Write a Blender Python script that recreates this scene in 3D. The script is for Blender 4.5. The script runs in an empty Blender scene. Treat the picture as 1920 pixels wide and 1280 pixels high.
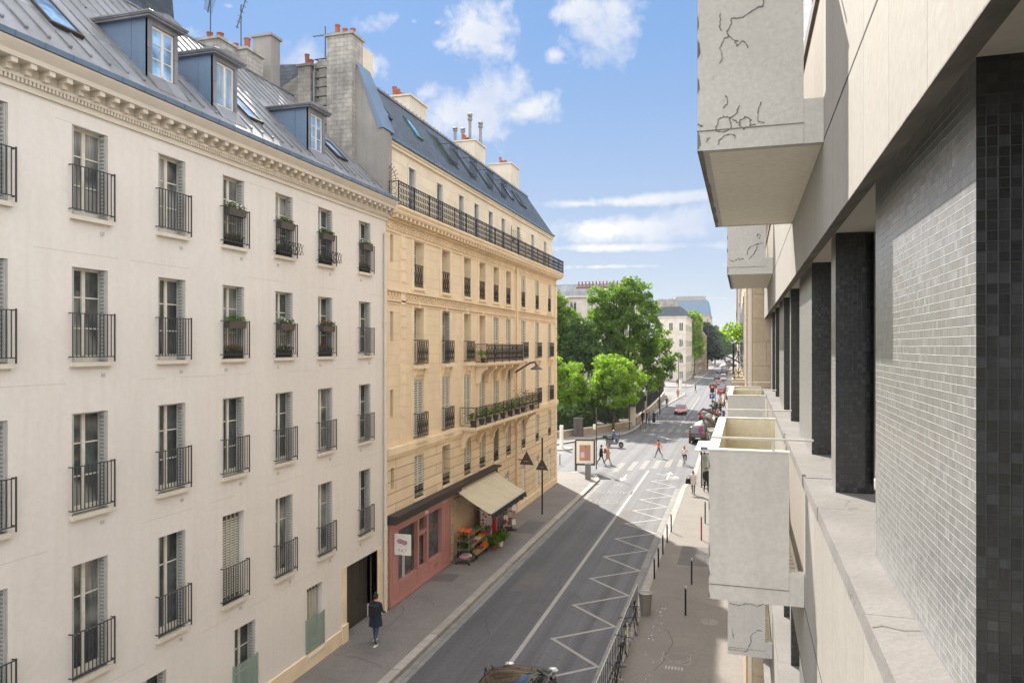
import bpy, math, random
import numpy as np
from mathutils import Vector, Matrix
R=random.Random(7); D=bpy.data; COL=bpy.context.scene.collection
pi=math.pi; rad=math.radians
sc=bpy.context.scene
CAMH=10.4
# ---------------------------------------------------------------- materials
def _nt(m): m.use_nodes=True; return m.node_tree.nodes, m.node_tree.links, m.node_tree.nodes['Principled BSDF']
def _mathn(n,l,op,a,b=None,c=None):
    x=n.new('ShaderNodeMath'); x.operation=op
    for i,q in enumerate((a,b,c)):
        if q is None: continue
        if isinstance(q,(int,float)): x.inputs[i].default_value=q
        else: l.new(q,x.inputs[i])
    return x.outputs[0]
def _mix(n,l,f,a,b,bt='MIX'):
    x=n.new('ShaderNodeMix'); x.data_type='RGBA'; x.blend_type=bt
    for i,q in ((0,f),(6,a),(7,b)):
        if isinstance(q,(int,float)): x.inputs[i].default_value=q
        elif isinstance(q,tuple): x.inputs[i].default_value=(*q,1) if len(q)==3 else q
        else: l.new(q,x.inputs[i])
    return x.outputs[2]
def _noise(n,l,vec,sc_,det=4,rough=.55):
    x=n.new('ShaderNodeTexNoise'); x.inputs['Scale'].default_value=sc_; x.inputs['Detail'].default_value=det; x.inputs['Roughness'].default_value=rough
    if vec is not None: l.new(vec,x.inputs['Vector'])
    return x.outputs['Fac']
def _ramp(n,l,f,a,b,ca=(0,0,0),cb=(1,1,1)):
    x=n.new('ShaderNodeMapRange'); x.inputs[1].default_value=a; x.inputs[2].default_value=b; l.new(f,x.inputs[0]); return x.outputs[0]
def dk(c,k): return tuple(min(1,x*k) for x in c)
def mat(name,col,rough=.8,var=.12,vs=1.5,stain=0.0,stc=None,bump=0.0,bs=30,metal=0,joint=None,streak=0.0,spec=.5,coat=0,fine=.05,crack=0):
    m=D.materials.new(name); n,l,p=_nt(m)
    g=n.new('ShaderNodeNewGeometry'); pos=g.outputs['Position']
    a=_noise(n,l,pos,vs,5); c=_mix(n,l,_ramp(n,l,a,.3,.7),dk(col,1-var),dk(col,1+var*.7))
    if fine:
        b=_noise(n,l,pos,vs*25,3); c=_mix(n,l,_ramp(n,l,b,.35,.65),_mix(n,l,1.0,c,(1-fine*2,)*3,'MULTIPLY'),c)
    if stain:
        s=_noise(n,l,pos,.45,7,.65); c=_mix(n,l,_mathn(n,l,'MULTIPLY',_ramp(n,l,s,.5,.75),stain),c,stc or dk(col,.5))
    if streak:
        mp=n.new('ShaderNodeMapping'); mp.inputs['Scale'].default_value=(3,3,.18); l.new(pos,mp.inputs['Vector'])
        s=_noise(n,l,mp.outputs[0],1.6,6,.6); c=_mix(n,l,_mathn(n,l,'MULTIPLY',_ramp(n,l,s,.48,.78),streak),c,stc or dk(col,.5))
    hgt=None
    if joint:
        uv=n.new('ShaderNodeTexCoord').outputs['UV']
        br=n.new('ShaderNodeTexBrick'); l.new(uv,br.inputs['Vector']); br.inputs['Scale'].default_value=1
        br.inputs['Brick Width'].default_value=joint[0]; br.inputs['Row Height'].default_value=joint[1]; br.inputs['Mortar Size'].default_value=joint[2]
        br.inputs['Mortar Smooth'].default_value=.2; br.offset=joint[4] if len(joint)>4 else .5
        jv=joint[5] if len(joint)>5 else .06
        br.inputs['Color1'].default_value=(1,1,1,1); br.inputs['Color2'].default_value=(1-jv*2,1-jv*2,1-jv*2.2,1); br.inputs['Mortar'].default_value=(joint[3],)*3+(1,)
        c=_mix(n,l,1.0,c,br.outputs['Color'],'MULTIPLY'); hgt=br.outputs['Fac']
    if crack:
        v=n.new('ShaderNodeTexVoronoi'); v.feature='DISTANCE_TO_EDGE'; v.inputs['Scale'].default_value=1.3
        nz=n.new('ShaderNodeTexNoise'); nz.inputs['Scale'].default_value=4; nz.inputs['Detail'].default_value=5; l.new(pos,nz.inputs['Vector'])
        vv=n.new('ShaderNodeVectorMath'); vv.operation='MULTIPLY_ADD'; l.new(nz.outputs['Color'],vv.inputs[0]); vv.inputs[1].default_value=(.35,.35,.35); l.new(pos,vv.inputs[2]); l.new(vv.outputs[0],v.inputs['Vector'])
        k=_mathn(n,l,'LESS_THAN',v.outputs['Distance'],.004*crack); gate=_mathn(n,l,'GREATER_THAN',_noise(n,l,pos,1.1,2),.52)
        k=_mathn(n,l,'MULTIPLY',k,gate); c=_mix(n,l,_mathn(n,l,'MULTIPLY',k,.75),c,(.1,.09,.08))
    l.new(c,p.inputs['Base Color']); p.inputs['Roughness'].default_value=rough; p.inputs['Metallic'].default_value=metal
    p.inputs['Specular IOR Level'].default_value=spec
    if coat: p.inputs['Coat Weight'].default_value=coat; p.inputs['Coat Roughness'].default_value=.05
    nrm=None
    if bump:
        b=n.new('ShaderNodeBump'); b.inputs['Strength'].default_value=bump; b.inputs['Distance'].default_value=.02
        l.new(_noise(n,l,pos,bs,6,.6),b.inputs['Height']); nrm=b.outputs[0]
    if joint:
        b=n.new('ShaderNodeBump'); b.inputs['Strength'].default_value=.8; b.inputs['Distance'].default_value=.015; b.invert=True
        l.new(hgt,b.inputs['Height']); 
        if nrm: l.new(nrm,b.inputs['Normal'])
        nrm=b.outputs[0]
    if nrm: l.new(nrm,p.inputs['Normal'])
    return m
def simple(name,col,rough=.5,metal=0,spec=.5,coat=0,emit=0):
    m=D.materials.new(name); n,l,p=_nt(m); g=n.new('ShaderNodeNewGeometry')
    a=_noise(n,l,g.outputs['Position'],9,4); c=_mix(n,l,_ramp(n,l,a,.3,.7),dk(col,.88),dk(col,1.08)); l.new(c,p.inputs['Base Color'])
    p.inputs['Roughness'].default_value=rough; p.inputs['Metallic'].default_value=metal; p.inputs['Specular IOR Level'].default_value=spec
    if coat: p.inputs['Coat Weight'].default_value=coat; p.inputs['Coat Roughness'].default_value=.04
    if emit: p.inputs['Emission Color'].default_value=(*col,1); p.inputs['Emission Strength'].default_value=emit
    return m
def glass_mat(name,dark=(.035,.042,.042),curt=(.5,.49,.46),amount=.62,rough=.04):
    m=D.materials.new(name); n,l,p=_nt(m)
    uv=n.new('ShaderNodeTexCoord').outputs['UV']; oi=n.new('ShaderNodeObjectInfo'); sx=n.new('ShaderNodeSeparateXYZ'); l.new(uv,sx.inputs[0])
    r=oi.outputs['Random']; g=n.new('ShaderNodeNewGeometry'); po=g.outputs['Position']
    mp=n.new('ShaderNodeMapping'); mp.inputs['Scale'].default_value=(1,14,.7); l.new(po,mp.inputs['Vector'])
    fold=_noise(n,l,mp.outputs[0],1.6,3); mask=_mathn(n,l,'GREATER_THAN',r,1-amount)
    big=_ramp(n,l,_noise(n,l,po,.9,1),.42,.55); mask=_mathn(n,l,'MULTIPLY',mask,big)
    cc=_mix(n,l,_ramp(n,l,fold,.3,.7),dk(curt,.45),curt)
    base=_mix(n,l,_ramp(n,l,_noise(n,l,po,1.7,4),.4,.7),dark,dk(dark,3.2))
    l.new(_mix(n,l,_mathn(n,l,'MULTIPLY',mask,.75),base,cc),p.inputs['Base Color']); p.inputs['Roughness'].default_value=rough; p.inputs['Specular IOR Level'].default_value=.7
    b=n.new('ShaderNodeBump'); b.inputs['Strength'].default_value=.12; b.inputs['Distance'].default_value=.02; l.new(_noise(n,l,po,1.3,1),b.inputs['Height']); l.new(b.outputs[0],p.inputs['Normal'])
    return m
def leaf_mat(name,c1,c2,trans=.5):
    m=D.materials.new(name); n,l,p=_nt(m); g=n.new('ShaderNodeNewGeometry')
    a=_noise(n,l,g.outputs['Position'],.55,3); b=g.outputs['Random Per Island']
    f=_mathn(n,l,'MULTIPLY_ADD',a,.9,_mathn(n,l,'MULTIPLY_ADD',b,.7,-.4)); c=_mix(n,l,f,c1,c2)
    l.new(c,p.inputs['Base Color']); p.inputs['Roughness'].default_value=.5; p.inputs['Specular IOR Level'].default_value=.25
    t=n.new('ShaderNodeBsdfTranslucent'); l.new(_mix(n,l,1.0,c,(1.5,1.7,.5),'MULTIPLY'),t.inputs['Color'])
    ms=n.new('ShaderNodeMixShader'); ms.inputs[0].default_value=trans; l.new(p.outputs[0],ms.inputs[1]); l.new(t.outputs[0],ms.inputs[2])
    l.new(ms.outputs[0],n['Material Output'].inputs['Surface']); return m
def tile_mat(name,size,lo,hi,grout=.16,rough=.22,tint=(1,1,1),coat=1):
    m=D.materials.new(name); n,l,p=_nt(m); uv=n.new('ShaderNodeTexCoord').outputs['UV']
    vm=n.new('ShaderNodeVectorMath'); vm.operation='SCALE'; vm.inputs['Scale'].default_value=1/size; l.new(uv,vm.inputs[0])
    fl=n.new('ShaderNodeVectorMath'); fl.operation='FLOOR'; l.new(vm.outputs[0],fl.inputs[0]); fr=n.new('ShaderNodeVectorMath'); fr.operation='FRACTION'; l.new(vm.outputs[0],fr.inputs[0])
    wn=n.new('ShaderNodeTexWhiteNoise'); wn.noise_dimensions='2D'; l.new(fl.outputs[0],wn.inputs['Vector'])
    s=n.new('ShaderNodeSeparateXYZ'); l.new(fr.outputs[0],s.inputs[0])
    def edge(o): return _mathn(n,l,'ABSOLUTE',_mathn(n,l,'SUBTRACT',o,.5))
    e=_mathn(n,l,'MAXIMUM',edge(s.outputs[0]),edge(s.outputs[1])); g=_ramp(n,l,e,.44,.48)
    sep=n.new('ShaderNodeSeparateColor'); l.new(wn.outputs['Color'],sep.inputs[0])
    # streaks inside a tile: along one direction or the other
    mpa=n.new('ShaderNodeMapping'); mpa.inputs['Scale'].default_value=(6,.5,1); l.new(vm.outputs[0],mpa.inputs['Vector'])
    mpb=n.new('ShaderNodeMapping'); mpb.inputs['Scale'].default_value=(.5,6,1); l.new(vm.outputs[0],mpb.inputs['Vector'])
    st=_mix(n,l,_mathn(n,l,'GREATER_THAN',sep.outputs[1],.5),_noise(n,l,mpa.outputs[0],1,2),_noise(n,l,mpb.outputs[0],1,2))
    f=_mathn(n,l,'MULTIPLY',_mathn(n,l,'POWER',wn.outputs['Value'],3),.55); f=_mathn(n,l,'ADD',f,_mathn(n,l,'MULTIPLY',_ramp(n,l,st,.5,.75),.35))
    c=_mix(n,l,f,dk(tint,lo),dk(tint,hi)); c=_mix(n,l,g,c,dk(tint,grout)); l.new(c,p.inputs['Base Color'])
    l.new(_mathn(n,l,'MULTIPLY_ADD',g,.5,rough),p.inputs['Roughness']); p.inputs['Specular IOR Level'].default_value=.8; p.inputs['Coat Weight'].default_value=coat; p.inputs['Coat Roughness'].default_value=.3
    geo=n.new('ShaderNodeNewGeometry'); v1=n.new('ShaderNodeVectorMath'); v1.operation='SUBTRACT'; l.new(wn.outputs['Color'],v1.inputs[0]); v1.inputs[1].default_value=(.5,.5,.5)
    v2=n.new('ShaderNodeVectorMath'); v2.operation='SCALE'; v2.inputs['Scale'].default_value=.09; l.new(v1.outputs[0],v2.inputs[0])
    v3=n.new('ShaderNodeVectorMath'); v3.operation='ADD'; l.new(geo.outputs['Normal'],v3.inputs[0]); l.new(v2.outputs[0],v3.inputs[1])
    b=n.new('ShaderNodeBump'); b.invert=True; b.inputs['Strength'].default_value=.7; b.inputs['Distance'].default_value=.003; l.new(g,b.inputs['Height']); l.new(v3.outputs[0],b.inputs['Normal']); l.new(b.outputs[0],p.inputs['Normal']); l.new(b.outputs[0],p.inputs['Coat Normal'])
    return m
M={}
M['stucco']=mat('stucco',(.725,.685,.645),.9,.05,.35,stain=.2,stc=(.60,.55,.49),bump=.25,bs=60,fine=.025,streak=.4)
M['stucco2']=mat('stucco_light',(.66,.60,.51),.85,.05,2,fine=.03)
M['stone']=mat('cut_stone',(.80,.65,.455),.85,.06,1.2,stain=.18,stc=(.62,.46,.28),bump=.3,bs=25,joint=(.95,.42,.005,.9,.5,.02))
M['stone_rust']=mat('rusticated_stone',(.79,.635,.44),.85,.07,1.2,stain=.28,stc=(.52,.39,.24),bump=.3,bs=25,joint=(4.2,.46,.016,.38))
M['stone_plain']=mat('moulded_stone',(.81,.66,.465),.85,.1,1.5,stain=.2,stc=(.42,.31,.18),bump=.3,bs=25)
M['attic']=mat('attic_stone',(.78,.69,.54),.85,.06,1.2,stain=.15,bump=.2,joint=(1.1,.45,.004,.85))
M['old_stone']=mat('weathered_stone',(.44,.42,.39),.9,.25,2.5,stain=.85,stc=(.13,.125,.12),bump=1,bs=9,joint=(.33,.17,.012,.72,.4,.09),streak=.5)
M['cement']=mat('weathered_cement',(.30,.285,.27),.9,.15,.8,stain=.4,stc=(.14,.13,.12),bump=.3,streak=.4)
M['chimney_white']=mat('chimney_render',(.62,.56,.46),.9,.12,1,stain=.35,stc=(.3,.25,.19),streak=.35)
M['zinc']=mat('zinc',(.27,.28,.31),.5,.18,.8,stain=.6,stc=(.13,.13,.145),metal=.15,bump=.25,bs=3,streak=.5,joint=(.5,1.25,.007,.5,.5,.14))
M['zinc_blue']=mat('zinc_blue',(.15,.22,.32),.5,.12,.9,stain=.2,metal=.2,bump=.15,bs=2,streak=.2)
M['slate']=mat('slate',(.060,.083,.115),.55,.25,1.6,stain=.3,stc=(.05,.06,.08),joint=(.26,.16,.008,.45,.5,.28),spec=.6)
M['terracotta']=mat('terracotta',(.30,.09,.045),.8,.3,4,stain=.4,stc=(.06,.04,.03))
M['iron']=simple('black_iron',(.016,.016,.02),.45,.3)
M['grey_iron']=simple('grey_painted_iron',(.05,.053,.06),.5,.2)
M['white_paint']=simple('white_paint',(.66,.63,.57),.5)
M['shutter']=simple('shutter_grey',(.44,.45,.43),.55)
M['shutter_pale']=simple('shutter_cream',(.55,.53,.46),.55)  # even cream tone, paler than the grey shutters
M['pane']=glass_mat('window_glass')
M['pane_sky']=glass_mat('skylight_glass',(.12,.2,.33),(.4,.5,.6),.5,.03)
M['concrete']=mat('painted_concrete',(.59,.555,.51),.9,.06,1.2,stain=.3,stc=(.36,.32,.28),bump=.2,bs=50,streak=.35)
M['concrete_crack']=mat('cracked_concrete',(.56,.535,.50),.9,.08,1.5,stain=.3,stc=(.33,.30,.27),bump=.3,bs=40,streak=.3)
M['panel']=None
M['ledge']=mat('weathered_ledge',(.20,.188,.18),.9,.14,2.5,stain=.5,stc=(.13,.118,.105),bump=.3,bs=30,crack=1.0)
M['dirty']=mat('dirty_edge',(.23,.2,.17),.95,.4,5,stain=.5,bump=.7,bs=30)
M['slot']=simple('shutter_slot',(.25,.25,.24),.9)
M['cream_soffit']=mat('cream_soffit',(.85,.78,.66),.85,.05,1,stain=.15,bump=.1)
M['cream']=mat('cream_parapet',(.88,.78,.54),.8,.05,1,streak=.2)
TS=.0243
M['tile_sunlit']=tile_mat('sunlit_mosaic_tile',TS,.15,.31,.25,.45,(.97,.98,.99))  # lighter copy of the tile, sunlight put into the colour of street-side faces
M['tile']=tile_mat('mosaic_tile',TS,.005,.075,.04,.3,(.95,.97,1.04),.15)
def lanes(m):
    n=m.node_tree.nodes; l=m.node_tree.links; p=n['Principled BSDF']; src=p.inputs['Base Color'].links[0].from_socket; g=n.new('ShaderNodeNewGeometry'); mp=n.new('ShaderNodeMapping'); mp.inputs['Scale'].default_value=(1.3,.012,1); l.new(g.outputs['Position'],mp.inputs['Vector'])
    a=_ramp(n,l,_noise(n,l,mp.outputs[0],1.0,3,.6),.38,.62); c=_mix(n,l,1.0,src,_mix(n,l,a,(.80,.80,.80),(1.22,1.23,1.26)),'MULTIPLY')
    sp=_noise(n,l,g.outputs['Position'],2.2,2); k=_mathn(n,l,'GREATER_THAN',sp,.70); c=_mix(n,l,_mathn(n,l,'MULTIPLY',k,.35),c,(.05,.05,.052)); l.new(c,p.inputs['Base Color']); return m
M['asphalt']=lanes(mat('asphalt',(.113,.114,.125),.75,.12,.35,stain=.35,stc=(.075,.074,.08),bump=.5,bs=140,fine=.12))
M['asphalt_dark']=mat('asphalt_patch',(.13,.125,.125),.85,.12,1,bump=.5,bs=120,fine=.1)
M['pavement']=mat('pavement_asphalt',(.20,.185,.178),.85,.12,.5,stain=.45,stc=(.10,.09,.086),bump=.35,bs=120,fine=.1)
M['pavement_r']=mat('pavement_light',(.20,.185,.17),.85,.1,.5,stain=.35,stc=(.14,.13,.12),bump=.3,bs=120,fine=.08)
M['granite']=mat('granite_kerb',(.38,.355,.33),.8,.15,3,stain=.3,joint=(3.1,1.0,.02,.45,.0,.1),bump=.4,bs=60)
M['gutter']=mat('gutter_stone',(.25,.245,.24),.8,.15,2,stain=.3,joint=(.6,1,.012,.6,.0,.1))
M['worn_marking']=mat('worn_road_paint',(.25,.245,.235),.8,.2,3,stain=.7,stc=(.15,.15,.15),fine=.2)
M['marking']=mat('road_paint',(.38,.37,.35),.7,.12,3,stain=.5,stc=(.25,.24,.23),fine=.15)
M['wall_low']=mat('garden_stone',(.45,.37,.26),.9,.15,1,stain=.4,joint=(.8,.35,.01,.6))
M['far_white']=mat('far_white_stone',(.72,.66,.59),.85,.1,.6,stain=.25,streak=.2,joint=(1.2,.5,.01,.85))
M['far_beige']=mat('far_beige_stone',(.50,.40,.28),.85,.12,.6,stain=.3,joint=(1.2,.5,.01,.8))
M['far_brown']=mat('far_brown_stone',(.27,.22,.185),.85,.15,.6,stain=.3)
M['brick']=mat('red_brick',(.22,.12,.09),.9,.15,1,joint=(.22,.07,.01,.6))
M['soil']=mat('soil_grass',(.06,.085,.03),.95,.4,1,stain=.4)
M['bark']=mat('bark',(.09,.07,.05),.95,.3,3,bump=.8,bs=15)
M['leafA']=leaf_mat('leaf_bright',(.11,.20,.03),(.30,.40,.06),.58)
M['leafB']=leaf_mat('leaf_mid',(.065,.13,.027),(.22,.32,.06),.55)
M['leafC']=leaf_mat('leaf_dark',(.045,.095,.03),(.12,.19,.06),.45)
M['leafD']=leaf_mat('cedar_leaf',(.012,.03,.02),(.03,.06,.035),.2)
M['pink']=mat('pink_paint',(.47,.225,.20),.45,.08,2,stain=.12)
M['dark_awn']=simple('dark_fascia',(.035,.028,.027),.7)
M['canvas']=mat('canvas',(.52,.46,.33),.85,.08,2,stain=.25,stc=(.36,.31,.21),streak=.3)
M['black_cloth']=simple('black_cloth',(.012,.012,.014),.9)
M['navy_cloth']=simple('navy_cloth',(.015,.022,.04),.9)
M['jeans']=simple('jeans',(.045,.07,.13),.9)
M['white_cloth']=simple('white_cloth',(.6,.57,.53),.9)
M['orange_cloth']=simple('orange_cloth',(.62,.13,.03),.85)
M['grey_cloth']=simple('grey_cloth',(.16,.16,.17),.9)
M['tan_cloth']=simple('tan_cloth',(.42,.26,.15),.9)
M['red_cloth']=simple('red_cloth',(.25,.03,.03),.9)
M['blue_cloth']=simple('blue_cloth',(.03,.06,.25),.8)
M['skin']=simple('skin',(.45,.25,.17),.6)
M['hair_dark']=simple('dark_hair',(.015,.01,.008),.6)
M['hair_blond']=simple('blond_hair',(.30,.17,.07),.6)
M['rubber']=simple('rubber',(.015,.015,.015),.8)
M['steel']=simple('steel',(.45,.45,.46),.3,.9)
M['car_black']=simple('car_black',(.010,.011,.013),.16,0,.4,.6)
M['car_red']=simple('car_red',(.42,.012,.018),.2,0,.6,1)
M['car_grey']=simple('car_grey',(.12,.13,.14),.2,.3,.6,1)
M['car_white']=simple('car_white',(.6,.6,.6),.25,0,.6,1)
M['car_glass']=simple('car_glass',(.03,.04,.045),.04,0,.8)
M['lamp_red']=simple('red_lamp',(.5,.02,.02),.3)
M['light_red_on']=simple('red_signal',(.9,.04,.02),.4,0,.5,0,1.5)
M['headlamp']=simple('headlamp',(.7,.7,.7),.15,.3)
M['plate']=simple('plate',(.7,.68,.6),.5)
M['blue_sign']=simple('blue_sign',(.02,.08,.35),.4)
M['white_sign']=simple('white_sign',(.78,.76,.72),.45)
M['red_sign']=simple('red_sign',(.55,.02,.03),.4)
M['back_sign']=simple('sign_back',(.10,.085,.08),.6,.3)
M['green_sign']=simple('green_sign',(.03,.2,.14),.5)
M['orange_fruit']=simple('orange_fruit',(.75,.13,.015),.5)
M['yellow_fruit']=simple('yellow_fruit',(.72,.42,.04),.5)
M['red_fruit']=simple('red_fruit',(.5,.05,.03),.5)
M['green_veg']=simple('green_veg',(.10,.2,.05),.6)
M['wood']=simple('crate_wood',(.38,.25,.13),.8)
M['mauve']=simple('mauve_print',(.42,.22,.27),.6)
M['flower_red']=simple('flower_red',(.4,.02,.05),.7)
M['flower_white']=simple('flower_white',(.75,.7,.7),.7)
M['louvre_gap']=simple('louvre_gap',(.10,.10,.09),.9)
M['bin']=simple('bin_slats',(.24,.22,.20),.6)
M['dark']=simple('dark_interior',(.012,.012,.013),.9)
M['door']=simple('dark_door',(.045,.04,.033),.6)
M['green_paint']=simple('green_copper',(.05,.13,.12),.5,.2)
# ---------------------------------------------------------------- mesh builder
class MB:
    def __init__(s): s.v=[]; s.f=[]; s.m=[]; s.k=0
    def mt(s,k): s.k=k; return s
    def poly(s,*pts):
        b=len(s.v); s.v.extend(tuple(p) for p in pts); s.f.append(tuple(range(b,b+len(pts)))); s.m.append(s.k)
    def box(s,x0,x1,y0,y1,z0,z1):
        if x0>x1: x0,x1=x1,x0
        if y0>y1: y0,y1=y1,y0
        if z0>z1: z0,z1=z1,z0
        b=len(s.v); s.v.extend([(x0,y0,z0),(x1,y0,z0),(x1,y1,z0),(x0,y1,z0),(x0,y0,z1),(x1,y0,z1),(x1,y1,z1),(x0,y1,z1)])
        for q in ((0,3,2,1),(4,5,6,7),(0,1,5,4),(1,2,6,5),(2,3,7,6),(3,0,4,7)): s.f.append(tuple(b+i for i in q)); s.m.append(s.k)
        return s
    def prism(s,pts,axis,a,b):
        """extrude 2D polygon pts along axis: 'x' -> pts are (y,z); 'y' -> (x,z); 'z' -> (x,y)"""
        def P(p,t): return (t,p[0],p[1]) if axis=='x' else ((p[0],t,p[1]) if axis=='y' else (p[0],p[1],t))
        n=len(pts); b0=len(s.v); s.v.extend(P(p,a) for p in pts); s.v.extend(P(p,b) for p in pts)
        s.f.append(tuple(range(b0+n-1,b0-1,-1))); s.f.append(tuple(range(b0+n,b0+2*n))); s.m+= [s.k,s.k]
        for i in range(n): j=(i+1)%n; s.f.append((b0+i,b0+j,b0+n+j,b0+n+i)); s.m.append(s.k)
        return s
    def tube(s,path,r,n=6,closed=False,r1=None,cap=True):
        path=[Vector(p) for p in path]; N=len(path); rings=[]; 
        for i,p in enumerate(path):
            if closed: t=path[(i+1)%N]-path[i-1]
            else: t=path[min(i+1,N-1)]-path[max(i-1,0)]
            if t.length<1e-9: t=Vector((0,0,1))
            t.normalize(); u=t.cross(Vector((0,0,1)))
            if u.length<.05: u=t.cross(Vector((0,1,0)))
            u.normalize(); w=t.cross(u); rr=r if r1 is None else r+(r1-r)*i/max(1,N-1)
            b=len(s.v); rings.append(b)
            for k in range(n):
                a=2*pi*(k+.5)/n; q=p+u*(math.cos(a)*rr)+w*(math.sin(a)*rr); s.v.append(tuple(q))
        for i in range(N if closed else N-1):
            a=rings[i]; b=rings[(i+1)%N]
            for k in range(n): k2=(k+1)%n; s.f.append((a+k,a+k2,b+k2,b+k)); s.m.append(s.k)
        if cap and not closed:
            s.f.append(tuple(rings[0]+k for k in range(n))); s.f.append(tuple(rings[-1]+k for k in reversed(range(n)))); s.m+=[s.k,s.k]
        return s
    def lathe(s,c,prof,n=12):
        """prof list of (r,z) about vertical axis at c"""
        rings=[]
        for r,z in prof:
            b=len(s.v); rings.append(b)
            for k in range(n): a=2*pi*k/n; s.v.append((c[0]+r*math.cos(a),c[1]+r*math.sin(a),c[2]+z))
        for a,b in zip(rings,rings[1:]):
            for k in range(n): k2=(k+1)%n; s.f.append((a+k,a+k2,b+k2,b+k)); s.m.append(s.k)
        s.f.append(tuple(rings[0]+k for k in reversed(range(n)))); s.f.append(tuple(rings[-1]+k for k in range(n))); s.m+=[s.k,s.k]
        return s
    def ring(s,c,r,tr,axis='x',n=14,k=5):
        pts=[]
        for i in range(n):
            a=2*pi*i/n; x,y=math.cos(a)*r,math.sin(a)*r
            pts.append((c[0],c[1]+x,c[2]+y) if axis=='x' else ((c[0]+x,c[1],c[2]+y) if axis=='y' else (c[0]+x,c[1]+y,c[2])))
        return s.tube(pts,tr,k,closed=True)
    def ball(s,c,r,n=8,sq=(1,1,1)):
        m=max(4,n//2); rings=[]
        for i in range(m+1):
            t=pi*i/m; b=len(s.v); rings.append(b)
            for k in range(n): a=2*pi*k/n; s.v.append((c[0]+sq[0]*r*math.sin(t)*math.cos(a),c[1]+sq[1]*r*math.sin(t)*math.sin(a),c[2]+sq[2]*r*math.cos(t)))
        for a,b in zip(rings,rings[1:]):
            for k in range(n): k2=(k+1)%n; s.f.append((a+k,b+k,b+k2,a+k2)); s.m.append(s.k)
        return s
    def wall(s,X,y0,y1,z0,z1,holes=(),depth=.3,sg=1,axis='x'):
        """wall sheet at X facing sg, with openings (ya,yb,za,zb) and their reveals"""
        P=(lambda x,y,z:(x,y,z)) if axis=='x' else (lambda x,y,z:(y,x,z))
        ys=sorted({y0,y1,*[h[0] for h in holes],*[h[1] for h in holes]}); zs=sorted({z0,z1,*[h[2] for h in holes],*[h[3] for h in holes]})
        ys=[y for y in ys if y0<=y<=y1]; zs=[z for z in zs if z0<=z<=z1]
        for a,b in zip(ys,ys[1:]):
            for c,d in zip(zs,zs[1:]):
                my,mz=(a+b)/2,(c+d)/2
                if any(h[0]<my<h[1] and h[2]<mz<h[3] for h in holes): continue
                s.poly(P(X,a,c),P(X,b,c),P(X,b,d),P(X,a,d))
        Xi=X-sg*depth
        for a,b,c,d in holes:
            s.poly(P(X,a,c),P(Xi,a,c),P(Xi,a,d),P(X,a,d)); s.poly(P(X,b,c),P(X,b,d),P(Xi,b,d),P(Xi,b,c))
            if c>z0+.001: s.poly(P(X,a,c),P(X,b,c),P(Xi,b,c),P(Xi,a,c))
            s.poly(P(X,a,d),P(Xi,a,d),P(Xi,b,d),P(X,b,d))
        return s
    def tf(s,mtx):
        s.v=[tuple(mtx@Vector(p)) for p in s.v]; return s
    def add(s,o,off=(0,0,0),sc_=1):
        b=len(s.v); s.v.extend((p[0]*sc_+off[0],p[1]*sc_+off[1],p[2]*sc_+off[2]) for p in o.v); s.f.extend(tuple(b+i for i in f) for f in o.f); s.m.extend(s.k+q if False else q for q in o.m); return s
    def mesh(s,name,mats,off=(0,0,0),smooth=False):
        me=D.meshes.new(name); off=Vector(off)
        v=np.array(s.v,dtype=np.float64).reshape(-1,3)-np.array(off)
        me.from_pydata(v.tolist(),[],s.f)
        if not isinstance(mats,(list,tuple)): mats=[mats]
        for x in mats: me.materials.append(M[x] if isinstance(x,str) else x)
        if len(mats)>1: me.polygons.foreach_set('material_index',s.m)
        me.update()
        nf=len(me.polygons); nl=len(me.loops); nrm=np.empty(nf*3); me.polygons.foreach_get('normal',nrm); nrm=np.abs(nrm.reshape(-1,3))
        lt=np.empty(nf,dtype=int); me.polygons.foreach_get('loop_total',lt); li=np.empty(nl,dtype=int); me.loops.foreach_get('vertex_index',li)
        ax=np.repeat(np.argmax(nrm*np.array([1.02,1.01,1.0]),axis=1),lt); co=v[li]+np.array(off)
        U=np.where(ax==0,co[:,1],np.where(ax==1,co[:,0],co[:,0])); V=np.where(ax==2,co[:,1],co[:,2])
        # horizontal faces of long street pieces run along y
        U2=np.where(ax==2,co[:,1],U); V2=np.where(ax==2,co[:,0],V)
        uvl=me.uv_layers.new(name='UVMap'); uvl.data.foreach_set('uv',np.stack([U2,V2],1).ravel())
        if smooth: me.polygons.foreach_set('use_smooth',[True]*nf)
        return me
    def build(s,name,mats,parent=None,smooth=False,world=True,off=None):
        """vertices are world coordinates unless world=False (then they are already in the parent's frame)"""
        o_=Vector((0,0,0)) if off is None else Vector(off)
        if world and parent is not None:
            q=parent; 
            while q is not None: o_=o_+q.location; q=q.parent
        ob=D.objects.new(name,s.mesh(name,mats,o_,smooth)); COL.objects.link(ob)
        if parent is not None: ob.parent=parent
        elif off is not None: ob.location=off
        return ob
def tag(o,label,cat=None,group=None,kind=None):
    if label: o['label']=label
    if cat: o['category']=cat
    if group: o['group']=group
    if kind: o['kind']=kind
    return o
def thing(name,label,cat,loc=(0,0,0),rz=0,group=None,sc_=None):
    o=D.objects.new(name,None); COL.objects.link(o); o.location=loc; o.rotation_euler=(0,0,rz); o.empty_display_size=.2
    if sc_: o.scale=(sc_,)*3
    return tag(o,label,cat,group)
def struct(name,mb,mats,off=None): 
    o=mb.build(name,mats,None,off=off); o['kind']='structure'; return o
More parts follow.
